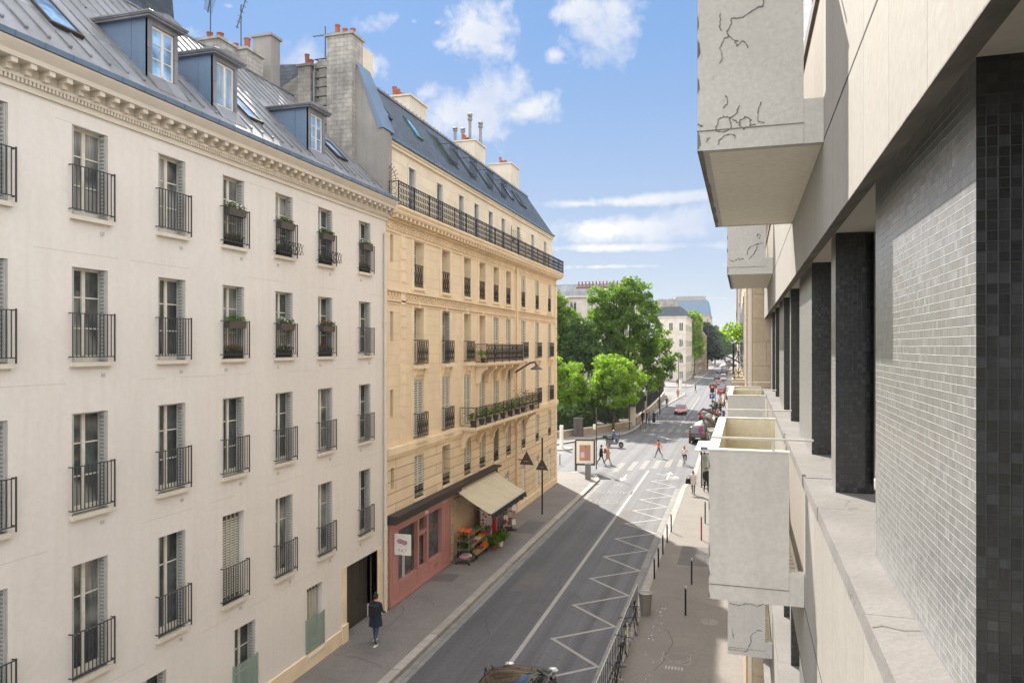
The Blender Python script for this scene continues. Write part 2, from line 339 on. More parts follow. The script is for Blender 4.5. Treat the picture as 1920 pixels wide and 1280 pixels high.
def dup(o,parent=None,loc=None,rz=None,name=None):
    kids=[c for c in D.objects if c.parent==o] if False else list(CH.get(o.name,[]))
    c=o.copy(); COL.objects.link(c); c.parent=parent
    if loc is not None: c.location=loc
    if rz is not None: c.rotation_euler=(0,0,rz)
    CH[c.name]=[]
    for k in kids: CH[c.name].append(dup(k,c))
    return c
CH={}
def kid(parent,ob): CH.setdefault(parent.name,[]).append(ob); CH.setdefault(ob.name,[]); return ob
# ================================================================= THE GROUND
XL=-13.1                      # plane of the left-hand facades
CR0,CR1=55.4,78.0             # the side street
struct('ground',MB().box(-600,600,-60,1500,-.6,-.02),['soil'])
m=MB(); m.poly((-10.2,-25,0),(-3.85,-25,0),(-3.85,1400,0),(-10.2,1400,0)); 
m.poly((-60,CR0+2.2,0),(-10.2,CR0+5.6,0),(-10.2,89,0),(-13.0,86.6,0),(-19,75.5,0),(-60,75.5,0))
m.poly((-13.4,88,-.004),(-10.2,62,-.004),(-3.0,55,-.004),(-3.0,1400,-.004),(-13.4,1400,-.004)); m.poly((-22,52,-.006),(-9.9,52,-.006),(-9.9,75,-.006),(-22,75,-.006)); m.poly((-60,150,-.008),(-13.3,150,-.008),(-13.3,200,-.008),(-60,200,-.008))
struct('road',m,['asphalt'])
KZ=.13
def sheet(name,pts,mt,z=KZ): 
    m=MB(); m.prism(pts,'z',-.05,z); return struct(name,m,[mt])
sheet('pavement',[(XL-.4,-25),(-10.5,-25),(-10.5,57.3),(-10.9,59.0),(-12.2,60.2),(-16,CR0+2.6),(-60,CR0+2.0),(-60,CR0-.3),(XL-.4,CR0-.3)],'pavement')
sheet('pavement',[(-3.55,-25),(2.5,-25),(2.5,1400),(-3.15,1400),(-3.15,62),(-3.3,58.2),(-3.55,56)],'pavement_r')
sheet('pavement',[(-60,75.8),(-19.0,75.9),(-15.2,84.2),(-12.9,88.8),(-12.3,94),(-12.3,120),(-11.8,141),(-10.9,163),(-11.2,171),(-20,176),(-30,176),(-30,84),(-60,84)],'pavement')
sheet('pavement',[(-24,196),(-12,196),(-11.2,200),(-11.0,1400),(-24,1400)],'pavement')
def strip(name,path,w,z0,z1,mt,seg=1.0,gap=.006):
    """kerb: a row of stones following path; w>0 offsets to the left of travel"""
    m=MB(); n=len(path)
    P=[Vector((*p,0)) for p in path]
    for a,b in zip(P,P[1:]):
        t=(b-a).normalized(); nn=Vector((-t.y,t.x,0))*w; L=(b-a).length; k=max(1,min(60,round(L/seg)))
        for i in range(k):
            p=a+t*(L*i/k+gap); q=a+t*(L*(i+1)/k-gap); m.prism([(p.x,p.y),(q.x,q.y),((q+nn).x,(q+nn).y),((p+nn).x,(p+nn).y)],'z',z0,z1+(.002*(i%3)))
    return struct(name,m,[mt])
strip('kerb',[(-10.2,5),(-10.2,57.5),(-10.75,59.4),(-12.1,60.55),(-16,CR0+2.9),(-30,CR0+2.5)],.32,-.05,KZ+.012,'granite',1.1)
strip('kerb',[(-3.85,5),(-3.85,56.2),(-3.6,58.4),(-3.42,62),(-3.42,130)],-.32,-.05,KZ+.012,'granite',1.1)
strip('kerb',[(-30,75.6),(-18.85,75.7),(-15.0,84.0),(-12.65,88.6),(-12.05,94),(-12.05,120),(-11.55,141),(-10.65,163),(-10.95,171)],.3,-.05,KZ+.012,'granite',1.6)
strip('kerb',[(-11.75,196.2),(-10.95,200.5),(-10.75,400)],.3,-.05,KZ+.012,'granite',3)
m=MB(); m.poly((-10.2,5,.004),(-9.82,5,.004),(-9.82,57.5,.004),(-10.2,57.5,.004)); m.poly((-4.3,5,.004),(-3.85,5,.004),(-3.85,56,.004),(-4.3,56,.004)); struct('gutter',m,['gutter'])
# painted markings
m=MB(); Z=.008
def stripe(a,b,w,z=Z):
    a=Vector((*a,z)); b=Vector((*b,z)); t=(b-a).normalized(); n_=Vector((-t.y,t.x,0))*w/2; m.poly(a-n_,b-n_,b+n_,a+n_)
stripe((-7.15,5),(-7.07,63.4),.16)
stripe((-7.1,100),(-7.3,160),.12)
ry=[24.07+3.62*i for i in range(-3,11)]
for i,y in enumerate(ry):
    if i>=10: ly=y
    else: pass
    w=.13
    for (a,b) in (((-6.3,y-1.8),(-4.33,y)),((-4.33,y),(-6.3,y+1.85))):
        t=Vector((b[0]-a[0],b[1]-a[1],0)).normalized()
        stripe((a[0]-t.x*.05,a[1]-t.y*.05),(b[0]+t.x*.05,b[1]+t.y*.05),w,Z if a[0]<b[0] else Z+.002)
struct('road_marking',m,['marking'])
m=MB()
for x,ya,yb in [(-9.7,61.8,66.9),(-8.68,62.9,68.1),(-7.75,63.8,69.0),(-6.77,64.6,69.3),(-5.78,65.5,69.9),(-4.78,66.1,70.3)]:
    m.poly((x-.22,ya,Z),(x+.25,ya+.2,Z),(x+.22,yb+.2,Z),(x-.25,yb,Z))
for i in range(7): x=-11.2+i*1.02; m.poly((x,92.6+i*.1,Z),(x+.5,92.65+i*.1,Z),(x+.5,96.4,Z),(x,96.35,Z))
for i in range(7): x=-10.6+i*1.02; m.poly((x,112,Z),(x+.5,112,Z),(x+.5,115,Z),(x,115,Z))
for i in range(8): y=CR0+4.2+i*1.9; m.poly((-19.5,y,Z),(-16.2,y+.2,Z),(-16.2,y+.95,Z),(-19.5,y+.75,Z))
struct('crosswalk',m,['worn_marking'])
m=MB()   # arrows: straight for the oncoming lane, ahead-or-right for ours
m.poly((-8.62,60.9,Z),(-8.48,60.9,Z),(-8.48,59.1,Z),(-8.62,59.1,Z)); m.poly((-8.85,59.1,Z),(-8.25,59.1,Z),(-8.55,57.6,Z))
m.poly((-5.32,59.6,Z),(-5.18,59.6,Z),(-5.18,61.9,Z),(-5.32,61.9,Z)); m.poly((-5.6,61.9,Z),(-4.9,61.9,Z),(-5.25,63.4,Z))
m.poly((-5.18,60.2,Z),(-4.75,60.6,Z),(-4.75,60.9,Z),(-5.18,60.5,Z)); m.poly((-4.85,60.2,Z),(-4.35,60.9,Z),(-4.8,61.4,Z))
struct('road_marking',m,['marking'])
def text_mesh(s,size,mt,name,parent=None,loc=(0,0,0),rot=(0,0,0),sx=1,ext=0.0,kind=None,spacing=1.0):
    cu=D.curves.new(name,'FONT'); cu.body=s; cu.size=size; cu.align_x='CENTER'; cu.extrude=ext; cu.space_character=spacing; cu.resolution_u=3
    t=D.objects.new(name,cu); COL.objects.link(t); bpy.context.view_layer.update()
    me=D.meshes.new_from_object(t.evaluated_get(bpy.context.evaluated_depsgraph_get())); D.objects.remove(t); me.materials.clear(); me.materials.append(M[mt])
    if len(me.polygons)==0: print('EMPTY TEXT',s)
    o=D.objects.new(name,me); COL.objects.link(o); o.location=loc; o.rotation_euler=rot; o.scale=(sx,1,1) if not isinstance(sx,tuple) else (*sx,1)
    if parent: o.parent=parent
    if kind: o['kind']=kind
    return o
for s,y,sz,k in (('ECOLE',49.9,1.45,.9),('RALENTIR',53.3,1.35,.62),('30',56.2,1.35,.9)):
    o=text_mesh(s,1.0,'worn_marking','road_lettering',None,(-8.45,y+.5,Z),(0,0,pi),(k,sz*1.15),kind='structure'); 
m=MB()
def patch(x0,x1,y0,y1,z): m.poly((x0,y0,z),(x1,y0+.05,z),(x1-.03,y1,z),(x0+.04,y1-.04,z))
patch(-9.3,-8.2,30.5,33.2,.003); patch(-6.9,-6.1,43,47.5,.003); patch(-9.6,-8.9,47,51,.003); patch(-5.6,-4.6,75,80,.003); patch(-9.5,-7.6,103,108,.003); patch(-12.9,-11.9,30.4,31.6,KZ+.003); patch(-11.9,-10.7,39.6,42.6,KZ+.003); patch(-2.7,-1.2,36,39.5,KZ+.003)
struct('road_patch',m,['asphalt_dark'])
m=MB()
def crackline(x,y,a,L_,z):
    p=[(x,y,z)]
    for i in range(int(L_/.35)): a+=R.uniform(-.35,.35); x+=math.cos(a)*.35; y+=math.sin(a)*.35; p.append((x,y,z))
    for q,r in zip(p,p[1:]): t=Vector((r[0]-q[0],r[1]-q[1],0)).normalized()*.009; m.poly((q[0]+t.y,q[1]-t.x,z),(r[0]+t.y,r[1]-t.x,z),(r[0]-t.y,r[1]+t.x,z),(q[0]-t.y,q[1]+t.x,z))
for x,y,a,L_ in ((-12.9,22.2,.2,2.2),(-12.8,28.5,-.1,2.0),(-13,37.5,.1,2.3),(-12.6,46,.1,2),(-3.4,31,.1,3.4),(-3.3,35.6,0,3.2),(-2.5,24,1.4,4),(-3.2,45,.1,3.5),(-12.4,24.6,1.5,3)): crackline(x,y,a,L_,KZ+.005)
for x,y,a,L_ in ((-8.6,24,1.5,7),(-5.2,28,1.6,6),(-9.2,40,1.55,6),(-5.4,66,1.5,5)): crackline(x,y,a,L_,.006)
struct('pavement_crack',m,['dark_awn'])
m=MB()
for i in range(26): x=R.uniform(-3.0,-2.6); y=R.uniform(20,30); m.lathe((x,y,KZ),[(R.uniform(.012,.03),0),(.008,.004)],6)
struct('pavement_spots',m,['white_sign'])
# manhole covers and pavement details
m=MB(); m.lathe((-.97,28.83,KZ),[(.33,0),(.33,.006),(.28,.008)],20); tag(m.build('manhole_cover',['gutter']),'round pale metal cover in the right-hand pavement under the lowest grey balcony','manhole cover')
t=thing('inspection_cover','rectangular utility cover with an oval ring at the bottom of the right-hand pavement','inspection cover',(-1.9,25.1,KZ))
m=MB(); 
for a,b in (((-2.35,24.75),(-1.45,24.75)),((-1.45,24.75),(-1.45,25.6)),((-1.45,25.6),(-2.35,25.6)),((-2.35,25.6),(-2.35,24.75))): m.tube([(*a,KZ+.004),(*b,KZ+.004)],.012,4)
m.build('frame',['marking'],t); m=MB(); m.tube([(-1.9+.38*math.cos(a*pi/12),25.18+.3*math.sin(a*pi/12),KZ+.004) for a in range(24)],.01,4,True); m.build('ring',['marking'],t)
m=MB()
for i in range(6): m.box(-2.2+i*.1,-2.14+i*.1,24.25,24.5,KZ,KZ+.006)
m.build('grating',['marking'],t)
# ================================================================= window kits (local frame: x = out of the wall, y along it, z up, origin at middle of the opening's bottom on the wall plane)
def white_kit(w,h,closed=False):
    F=MB(); x=-.20; fw=.05
    F.box(x-.05,x,-w/2,-w/2+fw,0,h).box(x-.05,x,w/2-fw,w/2,0,h).box(x-.05,x,-w/2+fw,w/2-fw,h-fw,h).box(x-.05,x,-w/2+fw,w/2-fw,0,.14)
    F.box(x-.045,x+.01,-.045,.045,.14,h-fw)
    for k in (.36,.69):
        for s in (-1,1): a,b=sorted((s*.045,s*(w/2-fw))); F.box(x-.04,x-.008,a,b,h*k-.014,h*k+.014)
    f=F.mesh('window_frame',['white_paint'])
    p=MB().box(x-.035,x-.028,-w/2+fw,w/2-fw,.1,h-fw).mesh('pane',['pane'])
    sh=[]
    for s in (-1,1):
        m=MB(); y0=s*(w/2-.015); y1=s*(w/2-.075)
        m.box(x+.015,.0-.012,*sorted((y0,y0-s*.02)),.03,h-.02)
        m.box(x+.03,-.02,*sorted((y0-s*.03,y0-s*.05)),.03,h-.02)
        m.mt(1).box(x+.05,-.045,*sorted((y0-s*.05,y0-s*.053)),.1,h-.1); m.mt(0)
        for i in range(int((h-.2)/.08)): z=.12+i*.08; m.box(x+.05,-.045,*sorted((y0-s*.053,y0-s*.066)),z,z+.045)
        sh.append(m.mesh('shutter',['shutter','slot']))
    if closed:
        m=MB(); m.mt(1).box(x+.0,x+.012,-w/2+.01,w/2-.01,.02,h-.02); m.mt(0); n=5; pw=(w-.04)/n
        for j in range(n):
            for i in range(int((h-.25)/.07)): z=.12+i*.07; m.box(x+.012,x+.024,-w/2+.02+pw*j+.03,-w/2+.02+pw*(j+1)-.02,z,z+.045)
            m.box(x+.012,x+.034,-w/2+.02+pw*j,-w/2+.02+pw*j+.03,.03,h-.03)
        sh=[m.mesh('shutter',['shutter_pale','louvre_gap'])]
    m=MB(); rx=.1; W=w/2+.09; T=.021
    for z in (.1,1.0): m.box(rx,rx+T,-W,W,z,z+T); m.box(0,rx,-W,-W+T,z,z+T); m.box(0,rx,W-T,W,z,z+T)
    n=11
    for i in range(n+1): y=-W+(2*W-T)*i/n; m.box(rx+.002,rx+.017,y,y+.016,.1,1.0)
    m.box(rx,rx+.025,W-.03,W-.005,.0,1.04)
    rail=m.mesh('railing',['grey_iron'])
    m=MB(); m.box(-.19,.09,-w/2-.06,w/2+.06,-.09,-.0); sill=m.mesh('sill',['stucco2'])
    return f,p,sh,rail,sill
def place_kit(parent,pname,meshes,loc,rz=0):
    f=D.objects.new(pname,meshes[0]); COL.objects.link(f); f.parent=parent; f.location=loc; f.rotation_euler=(0,0,rz)
    for nm,me in meshes[1]:
        o=D.objects.new(nm,me); COL.objects.link(o); o.parent=f
    return f
# ================================================================= WHITE BUILDING
WY=[10.24,12.57,14.96,17.27,19.64,22.0,24.75]; ROWZ=[(13.12,14.98),(10.08,12.05),(6.92,9.02),(3.5,5.88)]
WW=.92; Y0W,Y1W=4.0,26.5
wb=thing('apartment_building','long white rendered apartment building with a grey zinc roof at the left, in shade','building',(XL,15,0))
holes=[(y-WW/2,y+WW/2,a,b) for y in WY for a,b in ROWZ]+[(7.9-WW/2,7.9+WW/2,a,b) for a,b in ROWZ]
GY=[7.2,10.75,14.3,17.76,21.35]; holes+=[(y-.47,y+.47,.55,2.68) for y in GY]
GD=(23.42,25.72,.14,2.68)
m=MB().wall(XL,Y0W,Y1W,.55,15.35,holes,.26); m.build('wall',['stucco'],wb)
# below .55 the plinth, with the garage opening
m=MB(); m.box(XL-.3,XL+.06,Y0W,23.0,0,.62); m.box(XL-.3,XL+.09,23.0,23.4,0,.75); m.box(XL-.3,XL+.03,25.74,Y1W,0,.6); m.build('plinth',['stone_plain'],wb)
MB().box(XL-.5,XL+.02,23.1,23.4,.76,2.72).build('door_surround',['stone_plain'],wb); MB().box(XL-.5,XL+.02,25.74,26.05,.61,2.72).build('door_surround',['stone_plain'],wb)
m=MB(); m.box(XL-.55,XL-.03,23.405,25.735,.62,2.66)
f=MB(); f.box(XL-.5,XL-.42,23.41,25.73,.1,2.9); 
for y in (23.98,24.56,25.14): f.box(XL-.425,XL-.41,y-.012,y+.012,.1,2.65)
f.box(XL-.41,XL-.37,24.9,24.94,1.0,1.1)
# garage hole is cut by rebuilding that bit of wall
D.objects.remove([o for o in wb.children if o.name.startswith('wall')][0])
hs=holes+[(23.4,25.74,.55,2.68)]
m=MB().wall(XL,Y0W,Y1W,.55,15.35,hs,.26)
m.box(XL-9,XL-.27,Y0W,23.4,0,15.3); m.box(XL-9,XL-.27,25.74,Y1W,0,15.3); m.box(XL-9,XL-.8,23.4,25.74,0,15.3); m.box(XL-.8,XL-.27,23.4,25.74,2.69,15.3)
m.build('wall',['stucco'],wb); f.build('garage_door',['door'],wb)
kitW=white_kit(WW,1.9); kits={}
for ri,(a,b) in enumerate(ROWZ):
    kits[ri]=white_kit(WW,b-a)
kitc=white_kit(WW,ROWZ[3][1]-ROWZ[3][0],True)
for y in [7.9]+WY:
    for ri,(a,b) in enumerate(ROWZ):
        k=kits[ri]; cl=(ri==3 and abs(y-17.27)<.1)
        if cl: k=kitc
        L=Vector((XL,y,a))-wb.location
        place_kit(wb,'window',(k[0],[('pane',k[1])]+[('shutter',s) for s in k[2]]+[('railing',k[3]),('sill',k[4])]),L)
kg=white_kit(.94,2.13); kgc=white_kit(.94,2.13,True)
gg=MB(); gg.box(.03,.045,-.52,.52,-.02,1.15); gg.box(.0,.05,-.54,-.51,-.05,1.17); gg.box(.0,.05,.51,.54,-.05,1.17); 
ggm=D.materials.new('guard_glass'); n_,l_,p_=_nt(ggm); p_.inputs['Base Color'].default_value=(.32,.42,.36,1); p_.inputs['Roughness'].default_value=.08; p_.inputs['Alpha'].default_value=.5; M['guard_glass']=ggm
ggm=gg.mesh('glass_guard',['guard_glass'])
for y in GY:
    k=kgc if y>20 else kg
    place_kit(wb,'window',(k[0],[('pane',k[1])]+[('shutter',s) for s in k[2]]+[('glass_guard',ggm),('sill',k[4])]),Vector((XL,y,.55))-wb.location)
# small vents and plaster joints on the facade
v=MB()
for y in WY:
    for ri,(a,b) in enumerate(ROWZ): dy=R.choice((-.32,.33,.3)); v.box(XL,XL+.012,y+dy-.05,y+dy+.05,a-.33,a-.25)
v.build('vent_grilles',['shutter'],wb)
v=MB()
for z in (12.35,9.65,6.35,3.1,15.0):
    y=Y0W
    while y<26:
        L=R.uniform(.5,2.4); v.box(XL,XL+.002,y,min(26.2,y+L),z-.006,z+.003); y+=L+R.uniform(.2,2.5)
M['joint_line']=simple('joint_line',(.50,.46,.41),.9)
m=v.build('render_joint',['joint_line'],wb)
# cornice: dentils, modillions, mouldings
m=MB(); m.box(XL-.2,XL+.05,Y0W,Y1W+.05,15.30,15.42); m.box(XL-.2,XL+.12,Y0W,Y1W+.1,15.50,15.56)
m.box(XL-.2,XL+.06,Y0W,Y1W+.06,15.56,15.76)
m.prism([(XL-.2,15.76),(XL+.36,15.76),(XL+.38,15.85),(XL+.44,15.92),(XL+.5,16.0),(XL+.5,16.04),(XL-.2,16.04)],'y',Y0W,Y1W+.12); m.build('cornice',['stucco2'],wb)
m=MB(); y=Y0W
while y<Y1W: m.box(XL+.02,XL+.11,y,y+.045,15.42,15.50); y+=.085
m.build('dentils',['stucco2'],wb)
m=MB(); y=Y0W+.1
me_=MB().box(.05,.33,0,.13,.1,.2).box(.05,.2,.01,.12,0,.1).mesh('modillion',['stucco2'])
while y<Y1W: o=D.objects.new('modillion',me_); COL.objects.link(o); o.parent=wb; o.location=Vector((XL,y,15.56))-wb.location; y+=.4
# gutter, zinc slope with standing seams
EX,EZ=XL+.42,16.04; RX,RZ=-17.15,20.5
def rz_at(x): return EZ+.16+(x-(EX-.1))/(RX-(EX-.1))*(RZ-EZ-.16)
m=MB(); m.prism([(EX-.02,16.04),(EX+.12,16.05),(EX+.14,16.15),(EX+.11,16.15),(EX+.09,16.08),(EX-.02,16.08)],'y',Y0W,Y1W-.05)
y=Y0W+.2
while y<Y1W: m.box(EX+.07,EX+.15,y,y+.012,16.04,16.16); y+=.62
m.build('gutter',['zinc_blue'],wb)
m=MB(); x0=EX-.1
m.poly((x0,Y0W,rz_at(x0)),(x0,Y1W,rz_at(x0)),(RX,Y1W,RZ),(RX,Y0W,RZ)); m.poly((x0+.06,Y0W,EZ+.01),(x0+.06,Y1W,EZ+.01),(x0,Y1W,rz_at(x0)),(x0,Y0W,rz_at(x0)))
m.poly((RX,Y0W,RZ),(RX,Y1W,RZ),(XL-9,Y1W,RZ-.6),(XL-9,Y0W,RZ-.6)); m.poly((x0,Y1W,EZ),(x0,Y1W,rz_at(x0)),(RX,Y1W,RZ),(XL-9,Y1W,RZ-.6),(XL-9,Y1W,EZ-.8))
m.box(x0-.02,x0+.05,Y0W,Y1W,rz_at(x0)-.02,rz_at(x0)+.03)
y=Y0W+.1; i=0
dorm=[(14.96,.5),(17.27,.5),(21.9,.5)]
while y<Y1W:
    xs=x0-.35
    for dy,_ in dorm:
        if abs(y-dy)<.62: xs=-15.35
    if True:
        a=Vector((xs,y,rz_at(xs)+.02)); b=Vector((RX,y,RZ+.02)); m.tube([a,b],.028,4)
        if xs>-15: m.ball((xs,y,rz_at(xs)+.03),.045,6)
    y+=.5; i+=1
for xx in (-14.6,-15.9): 
    m.tube([(xx,Y0W,rz_at(xx)+.012),(xx,Y0W+2,rz_at(xx)+.012)],.012,4)
m.tube([(RX,Y0W,RZ+.04),(RX,Y1W,RZ+.04)],.05,6)
m.build('roof',['zinc'],wb)
def dormer(y,open_w=.74):
    xf=XL-.28; zb=rz_at(xf)-.02; zt=18.2; hw=.47; xb=-15.32
    c=MB()      # cheeks
    for s in (-1,1): yy=y+s*hw; xi=(EX-.1)+(zt-EZ-.16)/(RZ-EZ-.16)*(RX-EX+.1); c.prism([(xf,zb),(xf,zt),(xi-.05,zt),(xf-.05,zb-.05)],'y',yy-.02,yy+.02); c.box(xf-.5,xf-.47,yy-.035,yy+.035,rz_at(xf-.5),zt)
    c.box(xf-.6,xf-.1,y-hw,y+hw,zb,zb+.05)
    ob=c.build('dormer',['zinc_blue'],wb)
    g=MB(); hgt=zt-zb
    g.box(xf-.06,xf+.03,y-hw-.02,y-hw+.1,zb,zt).box(xf-.06,xf+.03,y+hw-.1,y+hw+.02,zb,zt).box(xf-.06,xf+.035,y-hw+.1,y+hw-.1,zb,zb+.12).box(xf-.06,xf+.035,y-hw+.1,y+hw-.1,zt-.12,zt)
    g.build('surround',['zinc'],ob)
    r=MB(); r.box(xb-.6,xf+.16,y-hw-.14,y+hw+.14,zt,zt+.05); r.box(xb-.6,xf+.2,y-hw-.18,y+hw+.18,zt+.05,zt+.1)
    r.prism([(y-hw-.18,zt+.1),(y+hw+.18,zt+.1),(y,zt+.24)],'x',xb-.6,xf+.2); r.tube([(xb-.6,y-hw-.18,zt+.1),(xf+.2,y-hw-.18,zt+.1),(xf+.2,y+hw+.18,zt+.1)],.03,5); r.build('dormer_roof',['zinc'],ob)
    f=MB(); W=hw-.1; a,b=zb+.12,zt-.12; x=xf-.02
    f.box(x-.04,x,y-W,y-W+.05,a,b).box(x-.04,x,y+W-.05,y+W,a,b).box(x-.04,x,y-W+.05,y+W-.05,a,a+.06).box(x-.04,x,y-W+.05,y+W-.05,b-.06,b).box(x-.04,x+.012,y-.035,y+.035,a+.06,b-.06)
    if y!=17.27:
        for k in (.36,.67): f.box(x-.035,x-.006,y-W+.05,y+W-.05,a+(b-a)*k-.012,a+(b-a)*k+.012)
    f.build('window_frame',['white_paint'],ob)
    MB().box(x-.03,x-.022,y-W+.04,y+W-.04,a+.03,b-.03).build('pane',['pane_sky'],ob)
    s=MB(); s.prism([(xf+.03,zb),(xf+.34,rz_at(xf+.34)+.0),(xf+.34,rz_at(xf+.34)+.02),(xf+.03,zb+.13)],'y',y-hw-.05,y+hw+.05); s.build('sill',['zinc'],ob)
    return ob
for y,_ in dorm: dormer(y)
def skylight(parent,y0,y1,xa,xb,zf,mt_frame='dark_awn',up=.09,nm='skylight'):
    """a roof window lying on the slope z=zf(x) between xa (low) and xb (high)"""
    f=MB(); n=Vector((zf(xa)-zf(xb),0,xa-xb)); n=Vector((-(zf(xb)-zf(xa)),0,(xb-xa))); n.normalize(); 
    if n.z<0: n=-n
    def P(x,y,h): q=Vector((x,y,zf(x)))+n*h; return (q.x,q.y,q.z)
    def bar(x0_,x1_,ya,yb,h):
        c=[(x0_,ya),(x1_,ya),(x1_,yb),(x0_,yb)]; A=[P(x,y,-.02) for x,y in c]; B=[P(x,y,h) for x,y in c]; f.poly(*B); 
        for i in range(4): j=(i+1)%4; f.poly(A[i],A[j],B[j],B[i])
    t=.06*(xb-xa)/abs(xb-xa)
    bar(xa,xa+t,y0,y1,up); bar(xb-t,xb,y0,y1,up); bar(xa+t,xb-t,y0,y0+.07,up); bar(xa+t,xb-t,y1-.07,y1,up)
    ob=f.build(nm,[mt_frame],parent)
    g=MB(); g.poly(P(xa+t,y0+.06,up*.7),P(xb-t,y0+.06,up*.7),P(xb-t,y1-.06,up*.7),P(xa+t,y1-.06,up*.7)); g.build('pane',['pane_sky'],ob)
    return ob
skylight(wb,12.1,12.95,-13.7,-14.9,rz_at); skylight(wb,18.6,19.35,-13.65,-14.75,rz_at); skylight(wb,24.0,24.7,-13.8,-14.6,rz_at); skylight(wb,8.6,9.4,-14,-15,rz_at)
m=MB(); m.tube([(XL+.1,26.25,.15),(XL+.1,26.25,14.75)],.065,8)
for z in (1.6,3.3,5.1,6.9,8.3,9.8,11.3,12.8,14.7): m.tube([(XL+.1,26.25,z),(XL+.1,26.25,z+.09)],.085,8)
m.build('downpipe',['stucco2'],wb,smooth=False)
# chimneys of the white building
def stack(parent,x0,x1,y0,y1,z0,z1,mt,pots,cap=True,name='chimney',seed=1,potmt='terracotta'):
    m=MB(); m.box(x0,x1,y0,y1,z0,z1)
    if cap: m.box(x0-.07,x1+.07,y0-.07,y1+.07,z1,z1+.09)
    ob=m.build(name,[mt],parent); rr=random.Random(seed); zt=z1+(.09 if cap else 0)
    for i in range(pots):
        along_y=(y1-y0)>(x1-x0); t=(i+.5)/pots
        px_=(x0+x1)/2+(0 if along_y else (t-.5)*(x1-x0)*.9)+rr.uniform(-.03,.03); py_=(y0+y1)/2+((t-.5)*(y1-y0)*.9 if along_y else 0)+rr.uniform(-.03,.03)
        h=rr.uniform(.28,.55); r=rr.uniform(.085,.12); MB().lathe((px_,py_,zt),[(r*.95,0),(r*.85,.04),(r,h*.9),(r*1.15,h*.92),(r*1.15,h),(r*.8,h)],9).build('chimney_pot',[potmt],ob,smooth=False)
    return ob
m=MB(); m.prism([(17.0,18.5),(20.1,18.5),(19.3,24.6),(17.6,24.6)],'x',-18.4,-17.25); m.build('slate_clad_stack',['slate'],wb)
stack(wb,-18.3,-17.3,22.0,22.9,18.5,21.15,'old_stone',2,seed=3)
stack(wb,-18.0,-17.2,24.9,25.5,19,22.4,'cement',0)
stack(wb,-18.3,-17.2,23.4,24.4,18.5,21.3,'old_stone',2,seed=4)
def antenna(x,y,z,h,label,n=9,ln=.45,tilt=0):
    t=thing('tv_antenna',label,'antenna',(x,y,z)); m=MB(); m.tube([(x,y,z),(x,y,z+h)],.024,5); m.build('mast',['grey_iron'],t)
    b=MB(); d=Vector((math.cos(tilt),0,math.sin(tilt))); c=Vector((x,y,z+h*.82)); b.tube([c-d*.55,c+d*.55],.018,4)
    for i in range(n): q=c+d*(-.5+i/(n-1)); L=ln*(.6+.4*i/n); b.tube([q-Vector((0,L/2,0)),q+Vector((0,L/2,0))],.010,4); 
    b.build('aerial',['grey_iron'],t); return t
antenna(-17.8,22.2,21.2,1.9,'tall television aerial with many rungs, leftmost above the zinc roof',16,.7,1.35)
antenna(-17.8,23.9,21.4,1.8,'thin bent television aerial on the rough stone chimney above the zinc roof',6,.35,1.2)
antenna(-15.75,26.45,21.3,1.9,'T-shaped television aerial above the stone party wall with iron rungs',7,.3,0)
# ================================================================= BEIGE STONE BUILDING
BY0,BY1=26.52,55.1
bb=thing('stone_building','cream cut-stone apartment building with iron balconies and a blue slate roof, at the street corner','building',(XL,41,0))
BC=[29.62,32.76,35.66,37.99,40.4,42.79,46.06,49.53,53.04]; BW=1.02
BR=[(12.93,14.9),(9.62,12.06),(6.5,9.0),(3.95,5.78)]
bh=[(y-BW/2,y+BW/2,a,b) for y in BC for a,b in BR]
slit=[(27.0-.14,27.0+.14,a,b) for a,b in ((13.75,14.85),(10.6,11.8),(7.6,8.7),(4.75,5.6))]
SH=(33.0,33.9,0,2.9),(33.95,38.9,.0,2.9)
gd=[(y-.42,y+.42,.9,3.0) for y in (42.5,46.06,49.53,53.04)]
bh+=slit
up=[h for h in bh if h[2]>6.3]; lo=[h for h in bh if h[2]<6.3]
m=MB().wall(XL,BY0,BY1,6.3,15.55,up,.34); m.box(XL-10,XL-.35,BY0+.3,BY1-.02,.2,15.6); m.wall(BY1,XL-10,XL,.2,15.55,[(x-.5,x+.5,a,b) for x in (-15.5,-18.5,-21.5) for a,b in BR],.02,1,'y')
m.build('wall',['stone'],bb)
m=MB().wall(XL+.03,BY0,BY1,0,6.3,lo+[(26.6,33.15,0,3.45),(33.7,38.6,0,3.1)]+gd,.37); m.build('ground_floor_wall',['stone_rust'],bb)
m=MB(); m.box(XL-.3,XL+.10,39.5,BY1+.05,.0,.55); m.build('plinth',['stone_plain'],bb)
# pilasters and raised panels
m=MB()
for z0,z1 in ((12.75,15.0),(6.55,12.1)):
    edges=[BY0+.02]+[27.75]+[ (BC[i]+BC[i+1])/2 for i in range(8)]+[BY1-.35]
    for i,y in enumerate(BC):
        for s in (-1,1): m.box(XL,XL+.025,y+s*(BW/2+.13)-.13,y+s*(BW/2+.13)+.13,z0,z1)
m.box(XL,XL+.05,44.05,44.5,6.4,15.0); m.box(XL,XL+.05,BY1-.45,BY1+.03,.5,15.0); m.box(XL,XL+.04,27.75,28.2,6.4,15.0)
for k in range(18): m.box(XL+.04,XL+.07,27.75,28.2,6.6+k*.46,6.98+k*.46); m.box(XL+.05,XL+.08,BY1-.45,BY1+.06,.6+k*.8,1.3+k*.8)
m.build('pilasters',['stone_plain'],bb)
m=MB()
for y in BC:   # keystones and lintels
    m.box(XL,XL+.06,y-.09,y+.09,12.06,12.3); m.box(XL,XL+.06,y-.12,y+.12,5.8,6.25)
    for s in (-1,1): m.prism([(y+s*.2,5.8),(y+s*.34,5.8),(y+s*.44,6.25),(y+s*.25,6.25)],'x',XL+.03,XL+.055)
